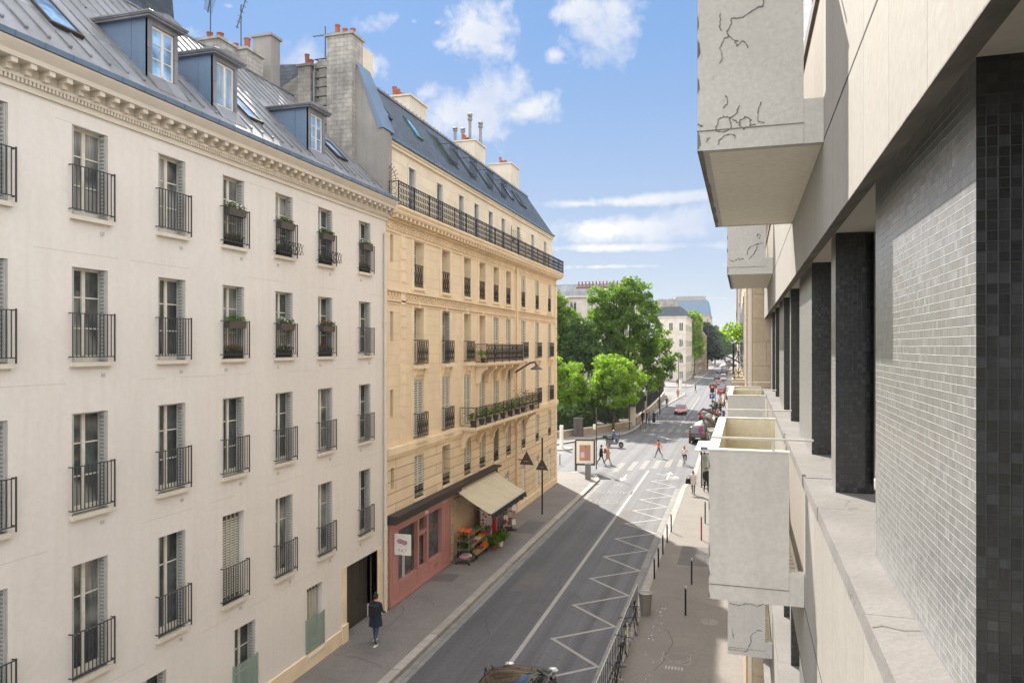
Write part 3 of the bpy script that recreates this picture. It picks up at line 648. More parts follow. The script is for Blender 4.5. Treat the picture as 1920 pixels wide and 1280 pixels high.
m.build('keystones',['stone_plain'],bb)
# string courses with carved bands
m=MB()
for z0,z1,p in ((5.98,6.12,.10),(6.12,6.4,.16),(12.22,12.28,.07),(12.62,12.68,.09),(12.1,12.14,.03),(14.95,15.0,.05)): m.box(XL-.1,XL+p,BY0,BY1+p,z0,z1)
m.build('string_courses',['stone_plain'],bb)
m=MB(); y=BY0+.1
while y<BY1-.1: m.tube([(XL+.02,y,12.3),(XL+.04,y+.13,12.45),(XL+.02,y,12.6)],.032,4); m.tube([(XL+.02,y+.2,12.3),(XL+.05,y+.1,12.45),(XL+.02,y+.2,12.6)],.024,4); y+=.28
m.build('carved_band',['stone_plain'],bb)
m=MB(); y=BY0+.2
while y<BY1-.1: m.ring((XL+.03,y,15.22),.125,.038,'x',10,5); m.ball((XL+.03,y,15.22),.055,6); m.tube([(XL+.02,y+.19,15.06),(XL+.03,y+.19,15.38)],.03,4); y+=.38
m.build('carved_frieze',['stone_plain'],bb)
SX=-12.62
m=MB(); E_=BY1+.45; m.box(XL-.1,XL+.10,BY0,BY1+.1,15.42,15.5); m.prism([(XL-.2,15.62),(SX-.08,15.62),(SX-.02,15.7),(SX-.02,15.76),(SX+.06,15.86),(SX+.06,15.93),(XL-.2,15.93)],'y',BY0+.02,E_); m.build('cornice',['stone_plain'],bb)
m=MB(); y=BY0+.15
me_=MB().box(0,.38,0,.15,0,.13).mesh('modillion',['stone_plain'])
while y<BY1+.3: o=D.objects.new('modillion',me_); COL.objects.link(o); o.parent=bb; o.location=Vector((XL,y,15.49))-bb.location; y+=.42
# --- cast iron panels
def iron_panel(m,y0,y1,z0,z1,x,style=0,step=.25):
    """ornamental panel in the plane x"""
    T=.014; m.box(x-.015,x+.02,y0,y1,z1-.03,z1); m.box(x-.01,x+.012,y0,y1,z0,z0+.025); m.box(x-.008,x+.01,y0,y1,z1-.13,z1-.118)
    n=max(1,round((y1-y0)/step)); w=(y1-y0)/n; h=z1-z0
    for i in range(n+1): y=y0+w*i; m.box(x-.008,x+.008,y-.007,y+.007,z0,z1)
    for i in range(n):
        y=y0+w*(i+.5); zc=z0+h*.5
        if style==0:
            for q in (-1,1): m.tube([(x,y,z0+.02),(x,y+q*w*.36,z0+h*.3),(x,y+q*w*.12,z0+h*.62),(x,y+q*w*.4,z1-.1)],.013,4,cap=False)
            m.tube([(x,y,z0),(x,y,z0+h*.62)],.008,4,cap=False); m.ring((x,y,z1-.08),w*.2,.010,'x',8,4)
        elif style==1:
            for z in (z0+.07,z0+h*.36,z0+h*.62,z1-.07): m.ring((x,y,z),w*.36,.010,'x',6,4)
            m.tube([(x,y,z0),(x,y,z1)],.007,4,cap=False)
        else:
            m.tube([(x,y-w/2,zc-.06),(x,y,zc+.07),(x,y+w/2,zc-.06)],.012,4,cap=False); m.tube([(x,y-w/2,zc+.07),(x,y,zc-.06),(x,y+w/2,zc+.07)],.012,4,cap=False); m.tube([(x,y,z0),(x,y,z1)],.008,4,cap=False)
def side_panel(m,x0,x1,y,z0,z1):
    m.box(x0,x1,y-.015,y+.015,z1-.03,z1); m.box(x0,x1,y-.01,y+.01,z0,z0+.025); h=z1-z0; w=(x1-x0); c=(x0+x1)/2
    for x in (x0+.01,x1-.01,c): m.box(x-.01,x+.01,y-.01,y+.01,z0,z1)
    for z in (z1-.15,z0+h*.55,z0+.13):
        for s in (-.25,.25): m.ring((c+s*w,y,z),w*.15,.010,'y',10,4)
    for s in (-1,1): m.tube([(c,y,z0+.1),(c+s*w*.42,y,z0+h*.4),(c,y,z0+h*.7),(c+s*w*.35,y,z1-.1)],.009,4)
def beige_kit(h,closed,rail):
    w=BW; x=-.26; F=MB(); fw=.06; x=x-(.06 if closed==2 else 0)
    F.box(x-.05,x,-w/2,-w/2+fw,0,h).box(x-.05,x,w/2-fw,w/2,0,h).box(x-.05,x,-w/2+fw,w/2-fw,h-fw,h).box(x-.05,x,-w/2+fw,w/2-fw,0,.12).box(x-.045,x+.01,-.04,.04,.12,h-fw)
    for k in (.4,.72): F.box(x-.04,x-.008,-w/2+fw,w/2-fw,h*k-.013,h*k+.013)
    f=F.mesh('window_frame',['white_paint']); p=MB().box(x-.035,x-.028,-w/2+fw,w/2-fw,.1,h-fw).mesh('pane',['pane']); kids=[('pane',p)]
    if closed in (0,2):      # shut: two leaves of slats flush inside the opening
        for s in (-1,1):
            m=MB(); a,b=sorted((s*.006,s*(w/2-.01))); X=x+(.19 if closed==0 else -.05)
            m.box(X,X+.03,a,a+.05,.02,h-.02).box(X,X+.03,b-.05,b,.02,h-.02).box(X,X+.03,a,b,h-.09,h-.02).box(X,X+.03,a,b,.02,.1).box(X,X+.03,a,b,h*.45,h*.45+.07); m.mt(1).box(X,X+.006,a+.045,b-.045,.02,h-.02); m.mt(0)
            z=.13
            while z<h-.12: m.prism([(X+.012,z+.03),(X+.028,z),(X+.028,z+.03),(X+.012,z+.05)],'y',a+.05,b-.05); z+=.1
            kids.append(('shutter',m.mesh('shutter',['shutter_pale','louvre_gap'])))
    else:              # open: leaves folded against the two sides of the deep reveal
        for s in (-1,1):
            m=MB(); y=s*(w/2-.02); X0,X1=x+.03,x+.03+.24
            if closed==1: X1=X0+.24
            a,b=sorted((y,y-s*.03)); m.box(X0,X1,a,b,.02,h-.02); a,b=sorted((y-s*.03,y-s*.034)); m.mt(1).box(X0+.03,X1-.03,a,b,.1,h-.1); m.mt(0); a,b=sorted((y-s*.034,y-s*.05))
            z=.12
            while z<h-.12: m.box(X0+.03,X1-.03,a,b,z,z+.05); z+=.1
            kids.append(('shutter',m.mesh('shutter',['shutter_pale','louvre_gap'])))
            if False:
                m=MB(); X=x+.06; m.box(X,X+.03,-w/2+.02,-.02,.02,h-.02); z=.12
                while z<h-.12: m.box(X+.03,X+.042,-w/2+.06,-.3,z,z+.03); m.box(X+.03,X+.042,-.24,-.06,z,z+.03); z+=.062
                kids.append(('shutter',m.mesh('shutter',['shutter_pale'])))
    m=MB(); W=w/2+.02
    if rail==1:
        m2=m; iron_panel(m2,-W-.05,W+.05,.06,1.08,.2,0); m.box(0,.2,-W-.06,-W-.03,1.05,1.08); m.box(0,.2,W+.03,W+.06,1.05,1.08); m.box(0,.2,-W-.06,-W-.03,.06,.09); m.box(0,.2,W+.03,W+.06,.06,.09)
    elif rail==2: iron_panel(m,-W,W,.03,.98,-.02,0)
    elif rail==3: iron_panel(m,-W,W,.03,.5,-.02,2)
    if rail: kids.append(('railing',m.mesh('railing',['iron'])))
    if rail==1:
        m=MB(); m.box(-.2,.24,-w/2-.1,w/2+.1,-.16,.0); m.prism([(0,-.16),(.18,-.16),(.05,-.55),(0,-.55)],'y',-w/2-.02,-w/2+.16); m.prism([(0,-.16),(.18,-.16),(.05,-.55),(0,-.55)],'y',w/2-.16,w/2+.02); m.box(0,.1,-.3,.3,-.42,-.16)
    else: m=MB(); m.box(-.25,.09,-w/2-.06,w/2+.06,-.12,.0)
    kids.append(('sill',m.mesh('sill',['stone_plain'])))
    return f,kids
KIT={}
def bkit(h,c,r):
    k=(round(h,2),c,r)
    if k not in KIT: KIT[k]=beige_kit(h,c,r)
    return KIT[k]
pat=[[2,2,2,2,2,2,0,0,0],[2,1,2,2,0,0,0,0,0],[0,0,0,0,0,0,0,0,0],[0,2,0,0,1,0,0,0,0]]
railk=[[2]*9,[1,1,1,0,0,0,1,1,1],[1,1,0,0,0,0,0,1,1],[3]*9]
for i,y in enumerate(BC):
    for r,(a,b) in enumerate(BR):
        k=bkit(b-a,pat[r][i],railk[r][i]); place_kit(bb,'window',(k[0],k[1]),Vector((XL,y,a))-bb.location)
m=MB(); 
for a,b,c,d in slit: m.box(XL-.3,XL-.25,a,b,c,d)
m.build('slit_panes',['pane'],bb)
for i,(a,b,c,d) in enumerate(gd):
    m=MB(); m.box(XL-.10,XL-.04,a,b,c,d); m.box(XL-.04,XL-.03,(a+b)/2-.01,(a+b)/2+.01,c,d-.5)
    for s in (-.2,.2):
        for k in range(4): m.mt(1).box(XL-.04,XL-.03,(a+b)/2+s-.12,(a+b)/2+s+.12,d-.4+k*.08,d-.36+k*.08)
        m.mt(0)
    m.build('blind_window',['white_paint','dark'],bb)
# --- balconies
def balcony(y0,y1,z,out,style,nbr,name='balcony',x=XL,ends=(1,1),hh=1.0):
    s=MB(); s.box(x,x+out,y0,y1,z-.1,z); s.box(x,x+out-.06,y0+.05,y1-.05,z-.17,z-.1); ob=s.build(name,['stone_plain'],bb)
    b=MB()
    for i in range(nbr):
        y=y0+.35+(y1-y0-.7)*i/(nbr-1); pr=[(x,z-.17),(x+out-.12,z-.17),(x+out-.12,z-.32),(x+out*.62,z-.4),(x+out*.38,z-.55),(x+.22,z-.8),(x+.18,z-1.05),(x,z-1.1)]
        b=MB().prism(pr,'y',y-.13,y+.13); b.build('bracket',['stone_plain'],ob)
    r=MB(); iron_panel(r,y0+.04,y1-.04,z+.05,z+hh,x+out-.05,style)
    n=max(1,round((y1-y0)/1.5))
    for i in range(n+1): y=y0+.04+(y1-y0-.08)*i/n; r.box(x+out-.07,x+out-.03,y-.018,y+.018,z,z+hh+.02)
    if ends[0]: side_panel(r,x+.03,x+out-.05,y0+.05,z+.05,z+hh)
    if ends[1]: side_panel(r,x+.03,x+out-.05,y1-.05,z+.05,z+hh)
    r.build('railing',['iron'],ob); return ob
balcony(36.75,43.6,9.55,.72,0,5); balcony(34.5,46.75,6.42,.92,2,6)
# long balcony on the cornice
r=MB(); iron_panel(r,BY0+.08,E_-.05,15.98,16.88,SX,1,.24)
for i in range(20): y=BY0+.08+(E_-BY0-.13)*i/19; r.box(SX-.02,SX+.02,y-.02,y+.02,15.95,16.9)
side_panel(r,-13.38,SX,BY0+.08,15.98,16.88)
rr_=MB(); iron_panel(rr_,-13.0,-12.7,0,1,0); 
r.box(-18,SX,E_-.07,E_-.03,16.85,16.88); r.box(-18,SX,E_-.06,E_-.04,16.0,16.03)
for i in range(34): x=-18+i*.16; r.box(x-.008,x+.008,E_-.058,E_-.042,16.0,16.86)
r.build('balcony_railing',['iron'],bb)
m=MB()   # fan of spikes between neighbours
for y,zc in ((BY0+.12,16.9),(44.3,16.9)):
    for k in range(8): a=.1+k*.2; m.tube([(-13.38+.08,y,zc),(-13.38+.75*math.cos(a),y,zc+.85*math.sin(a))],.011,4)
    m.tube([(-13.38+.62*math.cos(a_*.16),y,zc+.7*math.sin(a_*.16)) for a_ in range(10)],.01,4)
    m.tube([(-13.36,y,16),(-13.36,y,17.9)],.014,4)
m.build('spiked_fan',['iron'],bb)
# --- attic storey and slate roof
AX=-13.42; aw=[(y-.42,y+.42,15.98,18.12) for y in BC]
m=MB().wall(AX,BY0+.35,BY1,15.93,18.72,aw,.22); m.box(AX-8,AX-.23,BY0+.35,BY1,15.93,18.7); m.wall(BY1,AX-8,AX,15.93,18.72,[],.02,1,'y'); m.build('attic_wall',['attic'],bb)
m=MB(); m.box(AX-.1,AX+.09,BY0+.35,BY1+.06,18.5,18.62); m.box(AX-.1,AX+.14,BY0+.35,BY1+.1,18.62,18.72); m.build('attic_cornice',['attic'],bb)
for y in BC:
    f=MB(); x=AX-.08; f.box(x-.1,x+.1,y-.46,y-.36,15.98,18.16).box(x-.1,x+.1,y+.36,y+.46,15.98,18.16).box(x-.1,x+.1,y-.36,y+.36,18.08,18.16).box(x-.1,x-.06,y-.03,y+.03,16,18.08).box(x-.1,x-.06,y-.36,y+.36,17.3,17.34)
    ob=f.build('attic_window',['white_paint'],bb); MB().box(x-.095,x-.085,y-.36,y+.36,16,18.08).build('pane',['pane'],ob)
    MB().box(x-.08,x+.05,y+.30,y+.345,16.05,18.05).build('shutter',['shutter'],ob)
GX,GZ=AX+.12,18.86; QX,QZ=-15.35,21.85
def bz(x): return GZ+(x-GX)/(QX-GX)*(QZ-GZ)
m=MB(); m.box(GX-.02,GX+.12,BY0+.35,BY1+.1,18.74,18.84); y=BY0+.5
while y<BY1: m.box(GX+.12,GX+.135,y,y+.03,18.7,18.86); y+=.5
m.build('gutter',['zinc_blue'],bb)
m=MB(); a0,a1=BY0+.35,BY1+.05
m.poly((GX,a0,GZ),(GX,a1,GZ),(QX,a1-.02,QZ),(QX,a0,QZ)); m.poly((GX,a0,GZ),(QX,a0,QZ),(QX-6,a0,QZ+.5),(QX-6,a0,GZ-.2)); m.poly((GX,a1,GZ),(GX-8,a1,GZ),(QX-6,a1,QZ+.5),(QX,a1-.02,QZ)); m.poly((QX,a0,QZ),(QX,a1-.02,QZ),(QX-6,a1,QZ+.5),(QX-6,a0,QZ+.5)); m.poly((GX,a0,GZ),(GX,a1,GZ),(GX-.1,a1,GZ-.1),(GX-.1,a0,GZ-.1))
m.build('slate_roof',['slate'],bb)
m=MB(); m.box(QX-.12,QX+.08,a0,a1-.05,QZ-.03,QZ+.07); y=a0+.3
while y<a1: m.box(QX+.02,QX+.05,y,y+.03,QZ+.05,QZ+.16); y+=.45
m.build('ridge_flashing',['zinc'],bb)
skylight(bb,28.3,29.05,-14.1,-14.8,bz); skylight(bb,31.6,32.35,-14.1,-14.8,bz,'green_paint'); skylight(bb,46.6,47.3,-14.1,-14.8,bz); skylight(bb,48.9,49.5,-14.1,-14.8,bz); skylight(bb,49.8,50.4,-14.1,-14.8,bz)
for y in (35.4,38.3,41.2,43.9):
    # small terrace cut into the slates: green-edged cheeks, dark glazing set back, iron guard
    ob=MB(); yy0,yy1=y-.65,y+.65
    for s in (yy0,yy1): ob.prism([(-13.75,bz(-13.75)),(-14.95,bz(-14.95)),(-14.95,bz(-14.95)+.07),(-13.7,bz(-13.7)+.1)],'y',s-.04,s+.04)
    ob=ob.build('roof_terrace',['green_paint' if y<37 else 'zinc_blue'],bb)
    MB().prism([(-13.8,bz(-13.8)+.02),(-14.9,bz(-14.9)+.02),(-14.9,bz(-14.9)+.03),(-13.8,bz(-13.8)+.03)],'y',yy0+.04,yy1-.04).build('recess',['dark'],ob)
    g=MB(); zt=bz(-13.85)
    for z in (zt+.1,zt+.9): g.tube([(-14.4,yy0+.1,z),(-13.72,yy0+.1,z),(-13.72,yy1-.1,z),(-14.2,yy1-.1,z)],.018,4)
    for i in range(9): yk=yy0+.1+i*(yy1-yy0-.2)/8; g.tube([(-13.72,yk,zt-.05),(-13.72,yk,zt+.9)],.010,4)
    g.build('guard',['iron'],ob)
# party wall, buttress and stacks over the white roof
pw=MB(); W0=BY0-.25
pw.prism([(XL-.02,15.2),(XL-.02,18.85),(XL-.16,19.0),(-14.18,21.3),(-15.4,21.3),(-15.4,15.2)],'y',W0,BY0+.38); pw.box(XL-.02,XL+.06,W0,BY0+.36,15.9,18.7); pw.build('party_wall',['cement'],bb)
pw=MB(); pw.prism([(XL-.25,19.0),(-14.2,21.32),(-14.2,21.5),(XL-.1,19.15),(XL+.02,18.9),(XL-.2,18.86)],'y',W0-.05,BY0+.75); pw.build('wall_capping',['zinc_blue'],bb)
pw=MB(); pw.prism([(-15.4,15.2),(-15.4,22.05),(-16.6,21.5),(-18.3,20.55),(-18.3,15.2)],'y',W0+.05,BY0+.35); pw.build('stone_party_wall',['old_stone'],bb)
stack(bb,-15.4,-14.3,W0-.3,BY0+.35,15.5,22.55,'old_stone',3,seed=11); stack(bb,-16.75,-16.2,W0-.2,BY0+.3,15.5,21.55,'old_stone',2,seed=12)
pw=MB(); pw.box(-14.95,-14.3,BY0+.35,BY0+1.2,18,22.4); pw.build('chimney',['chimney_white'],bb)
pw=MB()
for i in range(14): z=17.0+i*.37; pw.tube([(-15.98,W0+.06,z),(-15.98,W0-.22,z-.06),(-15.52,W0-.22,z-.06),(-15.52,W0+.06,z)],.024,4)
pw.build('iron_rungs',['iron'],bb)
pw=MB(); pw.tube([(-16.1,W0-.1,16),(-16.1,W0-.1,21.2),(-16.0,W0-.1,21.6)],.05,6); pw.build('flue_pipe',['zinc'],bb)
stack(bb,-17.6,-15.7,34.4,36.5,20.5,23.0,'chimney_white',9,seed=5); stack(bb,-17.4,-15.7,44.1,46.2,20.5,23.3,'chimney_white',7,seed=6); stack(bb,-17.4,-15.7,51.9,54.0,20.5,23.7,'chimney_white',8,seed=7); stack(bb,-17.8,-16.6,31.5,32.4,20.5,22.0,'chimney_white',4,seed=8)
pw=MB()
for x_,y,h in ((-17.2,44.6,1.0),(-16.9,45.2,1.1),(-16.3,44.9,1.9),(-15.9,45.8,1.6)): pw.lathe((x_,y,23.35),[(.1,0),(.1,h*.75),(.16,h*.8),(.16,h*.86),(.1,h*.88),(.17,h*.94),(.17,h),(.05,h+.05)],9)
pw.build('metal_cowl',['zinc'],bb)
pw=MB(); pw.tube([(XL+.13,44.27,0.2),(XL+.13,44.27,15.3)],.07,8)
for z in (2,5,8,11,14,15.2): pw.tube([(XL+.13,44.27,z),(XL+.13,44.27,z+.1)],.09,8)
pw.build('downpipe',['stone_plain'],bb)
dsh=thing('satellite_dish','white satellite dish on the ridge of the blue slate roof beside a chimney','dish',(-15.6,27.7,21.9))
pw=MB(); pw.lathe((0,0,0),[(.01,0),(.2,.03),(.38,.11),(.39,.115),(.2,.045),(.01,.02)],16); pw.tf(Matrix.Translation((-15.55,27.7,22.7))@Matrix.Rotation(rad(72),4,(1,.3,0))); pw.build('reflector',['white_paint'],dsh)
pw=MB(); pw.tube([(-15.6,27.75,21.8),(-15.6,27.75,22.7)],.03,5); pw.build('mast',['steel'],dsh)
# ---------------- shop fronts
PX=XL+.12
s=MB(); x=PX; Y0,Y1=26.62,33.1
s.box(x-.3,x,Y0,Y1,.16,.95); s.box(x-.3,x,Y0,Y1,3.05,3.42)
for a,b in ((Y0,27.35),(29.25,29.4),(30.25,30.42),(31.95,Y1)): s.box(x-.3,x,a,b,.95,3.05)
s.box(x-.3,x-.03,29.4,30.25,2.35,2.47); s.box(x,x+.03,Y0,Y1,.16,.3); s.box(x,x+.02,Y0,Y0+.12,.3,3.4); 
for a,b in ((27.45,29.2),(30.5,31.9),(32.05,33.0)): 
    for z in (.38,.88): s.box(x,x+.018,a,b,z,z+.03)
    for y in (a,b-.03): s.box(x,x+.018,y,y+.03,.38,.91)
for a,b in ((26.8,27.3),(32.1,32.45),(32.6,32.95)):
    for z in (1.05,2.95): s.box(x,x+.015,a,b,z,z+.025)
    for y in (a,b-.025): s.box(x,x+.015,y,y+.025,1.05,2.97)
s.ring((x+.02,31.15,.62),.09,.018,'x',12,4); s.ring((x+.02,31.32,.62),.09,.018,'x',12,4)
shop=s.build('pink_shopfront',['pink'],bb)
g=MB(); g.box(x-.2,x-.18,27.35,29.25,.95,3.05).box(x-.2,x-.18,30.42,31.95,.95,3.05).box(x-.2,x-.18,29.4,30.25,.5,2.35).box(x-.2,x-.18,29.4,30.25,2.47,3.05); g.build('shop_window',['pane'],shop)
g=MB(); g.box(x-.15,x-.1,29.42,29.5,.4,2.35).box(x-.15,x-.1,30.15,30.23,.4,2.35).box(x-.15,x-.1,29.5,30.15,2.25,2.35).box(x-.15,x-.1,29.5,30.15,.3,.85); g.build('door',['pink'],shop)
g=MB(); g.box(x-.175,x-.165,28.05,28.3,.95,2.4); g.build('interior_column',['shutter'],shop)
g=MB(); g.box(x,x+.04,30.0,30.16,3.12,3.27); g.ball((x+.03,30.16,3.2),.08,8); g.build('wall_light',['white_sign'],shop)
text_mesh('Kilukru',.2,'white_sign','lettering',shop,Vector((x+.012,32.35,3.16))-bb.location,(pi/2,0,pi/2),1)
g=MB(); g.box(XL-.1,XL+.42,26.5,33.75,3.46,3.72); g.box(XL-.1,XL+.5,26.5,39.9,3.72,3.8); g.box(XL-.1,XL+.3,33.75,39.8,3.3,3.72); g.build('shop_canopy',['dark_awn'],bb)
g=MB(); g.box(XL-.3,XL+.02,33.15,33.7,0,3.3); g.build('shop_pier',['stone_rust'],bb)
# the projecting sign
sg=thing('hanging_sign','square white shop sign with a pink blot and three letters, by the pink shop front','sign',(XL+.1,26.95,2.45))
g=MB(); g.box(XL+.15,XL+.85,26.93,26.97,2.2,3.02); g.build('board',['white_sign'],sg)
g=MB(); g.tube([(XL+.1,26.95,3.0),(XL+.9,26.95,3.0)],.012,4); g.tube([(XL+.1,26.95,2.25),(XL+.2,26.95,2.25)],.012,4); g.build('bracket',['iron'],sg)
g=MB(); g.ball((XL+.4,26.922,2.74),.12,14,(1.2,.03,.85)); g.ball((XL+.58,26.922,2.7),.12,14,(1.1,.03,.8)); g.build('blot',['mauve'],sg)
text_mesh('FAT',.15,'grey_cloth','lettering',sg,Vector((XL+.5,26.925,2.34))-sg.location,(pi/2,0,0),1,spacing=1.7)
# grocery interior and awning
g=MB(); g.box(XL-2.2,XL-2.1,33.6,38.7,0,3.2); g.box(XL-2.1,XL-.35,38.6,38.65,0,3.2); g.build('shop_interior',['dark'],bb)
g=MB(); g.box(XL-.34,XL-.2,33.75,35.4,.1,2.9); g.build('shop_pier',['stone_plain'],bb)
aw_=MB(); aw_.k=0
A0=(XL+.3,33.9,3.52); n=24
def aP(t,y): # slight sag
    return (XL+.3+t*1.75,y,3.55-t*1.02-.06*math.sin(pi*t)*(1+.3*math.sin(y*9)))
for i in range(n):
    ya=33.3+(39.3-33.3)*i/n; yb=33.3+6.0*(i+1)/n
    for j in range(5): t0,t1=j/5,(j+1)/5; aw_.poly(aP(t0,ya),aP(t1,ya),aP(t1,yb),aP(t0,yb)); aw_.poly(*[(q[0],q[1],q[2]-.012) for q in (aP(t0,yb),aP(t1,yb),aP(t1,ya),aP(t0,ya))])
awn=aw_.build('awning',['canvas'],bb)
v=MB(); 
for i in range(40):
    ya=33.3+6*i/40; yb=33.3+6*(i+1)/40; e=aP(1,ya); w1=.02*math.sin(i*1.3); w2=.02*math.sin((i+1)*1.3)
    v.poly((e[0]+.005,ya,e[2]+.01),(e[0]+.005,yb,e[2]+.01),(e[0]+.06+w2,yb,e[2]-.27-.03*math.sin(i)),(e[0]+.06+w1,ya,e[2]-.27-.03*math.sin(i-1)))
v.build('valance',['black_cloth'],awn)
v=MB(); v.tube([(XL+.3,33.35,3.05),aP(1,33.35)],.018,4); v.tube([(XL+.3,39.25,3.05),aP(1,39.25)],.018,4); v.tube([aP(1,33.3),aP(1,39.3)],.025,6); v.build('awning_arm',['steel'],awn)
# street lamp on the facade
sl=thing('wall_lamp','dark street lamp on a long curved arm fixed to the cream stone facade','street lamp',(XL+.1,43.4,8.6))
g=MB(); g.tube([(XL+.05,43.5,8.75),(XL+.6,43.6,9.1),(XL+1.1,43.7,9.42),(XL+1.4,43.7,9.48),(XL+1.5,43.7,9.3)],.06,6); g.box(XL,XL+.08,43.4,43.6,8.5,8.95); g.build('arm',['back_sign'],sl)
g=MB(); g.lathe((XL+1.5,43.7,9.02),[(.40,0),(.34,.07),(.2,.16),(.09,.22),(.07,.32)],14); g.build('lamp_shade',['back_sign'],sl)
# ================================================================= MODERN BUILDING (right), in its own slightly turned frame
S_=.81; PIT=3.49
mo=thing('modern_building','modern building at the right edge with pale panels, dark mosaic pillars and box balconies','building',(0,0,0),-rad(.56))
def L(m): # scale from working units and lift to eye height
    m.v=[(x*S_,y*S_,CAMH+z*S_) for x,y,z in m.v]; return m
YA,YB=-7.0,20.3
ks=range(-3,2)
m=MB()
PMAT=[mat('panel_joint',(.30,.28,.255),.85,.05,1,stain=.15,stc=(.26,.22,.18),streak=.5,bump=.1,joint=(.466,60,.0022,.45,.0,.035))]
for k in ks:
    z=PIT*k; m=MB(); m.prism([(.48,.71+z),(.565,.75+z),(.565,2.345+z),(.48,2.345+z)],'y',YA,YB); m.box(.534,1.6,YA,YB,.86+z,2.3+z); L(m).build('facade_panels',PMAT,mo)
m=MB()
for k in ks: m.box(.4785,.482,YA,YB,1.305+PIT*k,1.317+PIT*k)
L(m).build('panel_joint',['dark'],mo)
m=MB()
for k in ks: m.prism([(.477,.703+PIT*k),(.568,.745+PIT*k),(.568,.749+PIT*k),(.477,.709+PIT*k)],'y',YA,YB)
L(m).build('panel_soffit',['dirty'],mo)
m=MB()
for k in ks: m.box(.566,1.3,YA,YB,.83+PIT*k,.858+PIT*k)
L(m).build('recess_soffit',['stucco2'],mo)
for k in range(-3,2):
    z=PIT*k; y=YA; i=0; m=MB()
    while y<YB:
        y2=min(YB,y+2.05); m.box(.457+.003*(i%2),.99,y+.002,y2-.002,-1.15+z,-1.06+z); y=y2; i+=1
    m.box(.47,.98,YA,YB,-1.14+z,-1.07+z)
    L(m).build('ledge',['ledge'],mo)
for k in ks:
    z=PIT*k
    for j in range(-2,4):
        y0=2.44+5.48*j
        for (a,b) in ((y0,y0+1.72),(y0+3.46,y0+3.74)):
            if a<YA or a>YB-.3 or (k<-2 and a<5): continue
            p=MB(); r=.07; b=min(b,YB); pts=[(.634,a),(.634,b)]+[(.9-r+r*math.sin(t),b-r+r*math.cos(t)) for t in (0,.5,1.05,1.57)]+[(.9-r+r*math.cos(t),a+r-r*math.sin(t)) for t in (0,.5,1.05,1.57)]
            if k==0 or True:
                p.prism(pts,'z',-1.06+z,.83+z); p.m[2]=1; L(p).build('mosaic_pillar',['tile','tile_sunlit'],mo)
m=MB(); g=MB()
for k in ks:
    z=PIT*k; g.box(.97,.98,YA,YB,-1.06+z,.83+z)
    for j in range(-2,4):
        for y in (2.3+5.48*j,4.3+5.48*j,5.75+5.48*j,6.35+5.48*j,7.75+5.48*j):
            if YA<y<YB: m.box(.90,.96,y-.03,y+.03,-1.05+z,.82+z)
    m.box(.93,.97,YA,YB,-1.055+z,-1.0+z)
L(m).build('window_frame',['white_paint'],mo); L(g).build('window_band',['pane'],mo)
m=MB(); m.box(1.0,9,YA,YB,-12.84,8.4); L(m).build('core',['concrete'],mo)
m=MB(); m.box(.50,1.0,YA,YB,-12.84,-9.9); L(m).build('base_wall',['concrete'],mo)
def boxbalcony(y0,y1,b,mt):
    o=-.297; s=MB(); s.box(o+.02,.478,y0+.02,y1-.02,b,b+.1); ob=L(s).build('balcony',['cream_soffit'],mo)
    e=.36; t=.07; top=b+1.29
    s=MB(); s.box(o,e,y0,y0+t,b-.003,top); s.box(o,e,y1-t,y1,b-.003,top); s.box(o,o+t,y0+t,y1-t,b-.003,top); s.box(e,.479,y0+.003,y0+t,b-.003,b+.28); s.box(e,.479,y1-t,y1-.003,b-.003,b+.28)
    L(s).build('parapet',[mt],ob)
    s=MB(); s.box(o-.006,e,y0-.006,y0-.0005,b+.125,b+.13); L(s).build('drip_line',['dirty'],ob)
    s=MB(); s.box(o+t,e,y1-t-.006,y1-t,b+.1,top-.004); s.box(o+t,o+t+.006,y0+t,y1-t-.006,b+.1,top-.004); L(s).build('parapet_lining',['cream'],ob)
    s=MB(); s.box(o-.012,e+.005,y0-.008,y0+t+.01,top,top+.012); s.box(o-.012,e+.005,y1-t-.01,y1+.008,top,top+.012); s.box(o-.012,o+t+.01,y0+t+.01,y1-t-.01,top,top+.012); L(s).build('coping',['white_paint'],ob)
    s=MB(); h=top+.11
    for y in (y0+.03,y1-.03): s=MB(); s.tube([(o+.02,y,h),(.555,y,h)],.0105,6); s.box(.222,.24,y-.008,y+.008,top,h); L(s).build('handrail',['shutter_pale'],ob)
    s=MB(); y=y0+.1
    while y<y1-.15: s.box(o+t+.02,.45,y,y+.075,b+.1,b+.125); y+=.13
    L(s).build('deck',['stucco2'],ob)
    s=MB(); ym=(y0+y1)/2; s.tube([(-.05,ym,h-.6),(-.05,ym,h-.59)],.01,4)
    return ob
BAL=[boxbalcony(*a) for a in ((5.1,8.4,1.3,'concrete_crack'),(14.0,17.5,1.3,'concrete_crack'),(6.73,9.85,-2.19,'concrete'),(14.4,17.6,-2.19,'concrete'),(14.4,17.6,-5.68,'concrete_crack'))]
def cracks(lines,y,ob,w=.0026):
    for l in lines:
        q=[]; m=MB()
        for a,b in zip(l,l[1:]):
            for k in range(4): t=k/4; q.append((a[0]+(b[0]-a[0])*t+R.uniform(-.006,.006),a[1]+(b[1]-a[1])*t+R.uniform(-.006,.006)))
        q.append(l[-1])
        for i,(a,b) in enumerate(zip(q,q[1:])):
            ww=w*R.uniform(.4,1.5); dx,dz=b[0]-a[0],b[1]-a[1]; n_=math.hypot(dx,dz)+1e-6; nx,nz_=-dz/n_*ww,dx/n_*ww; m.prism([(a[0]-nx,a[1]-nz_),(b[0]-nx,b[1]-nz_),(b[0]+nx,b[1]+nz_),(a[0]+nx,a[1]+nz_)],'y',y-.004,y+.001)
        L(m).build('crack',['crackfill'],ob)
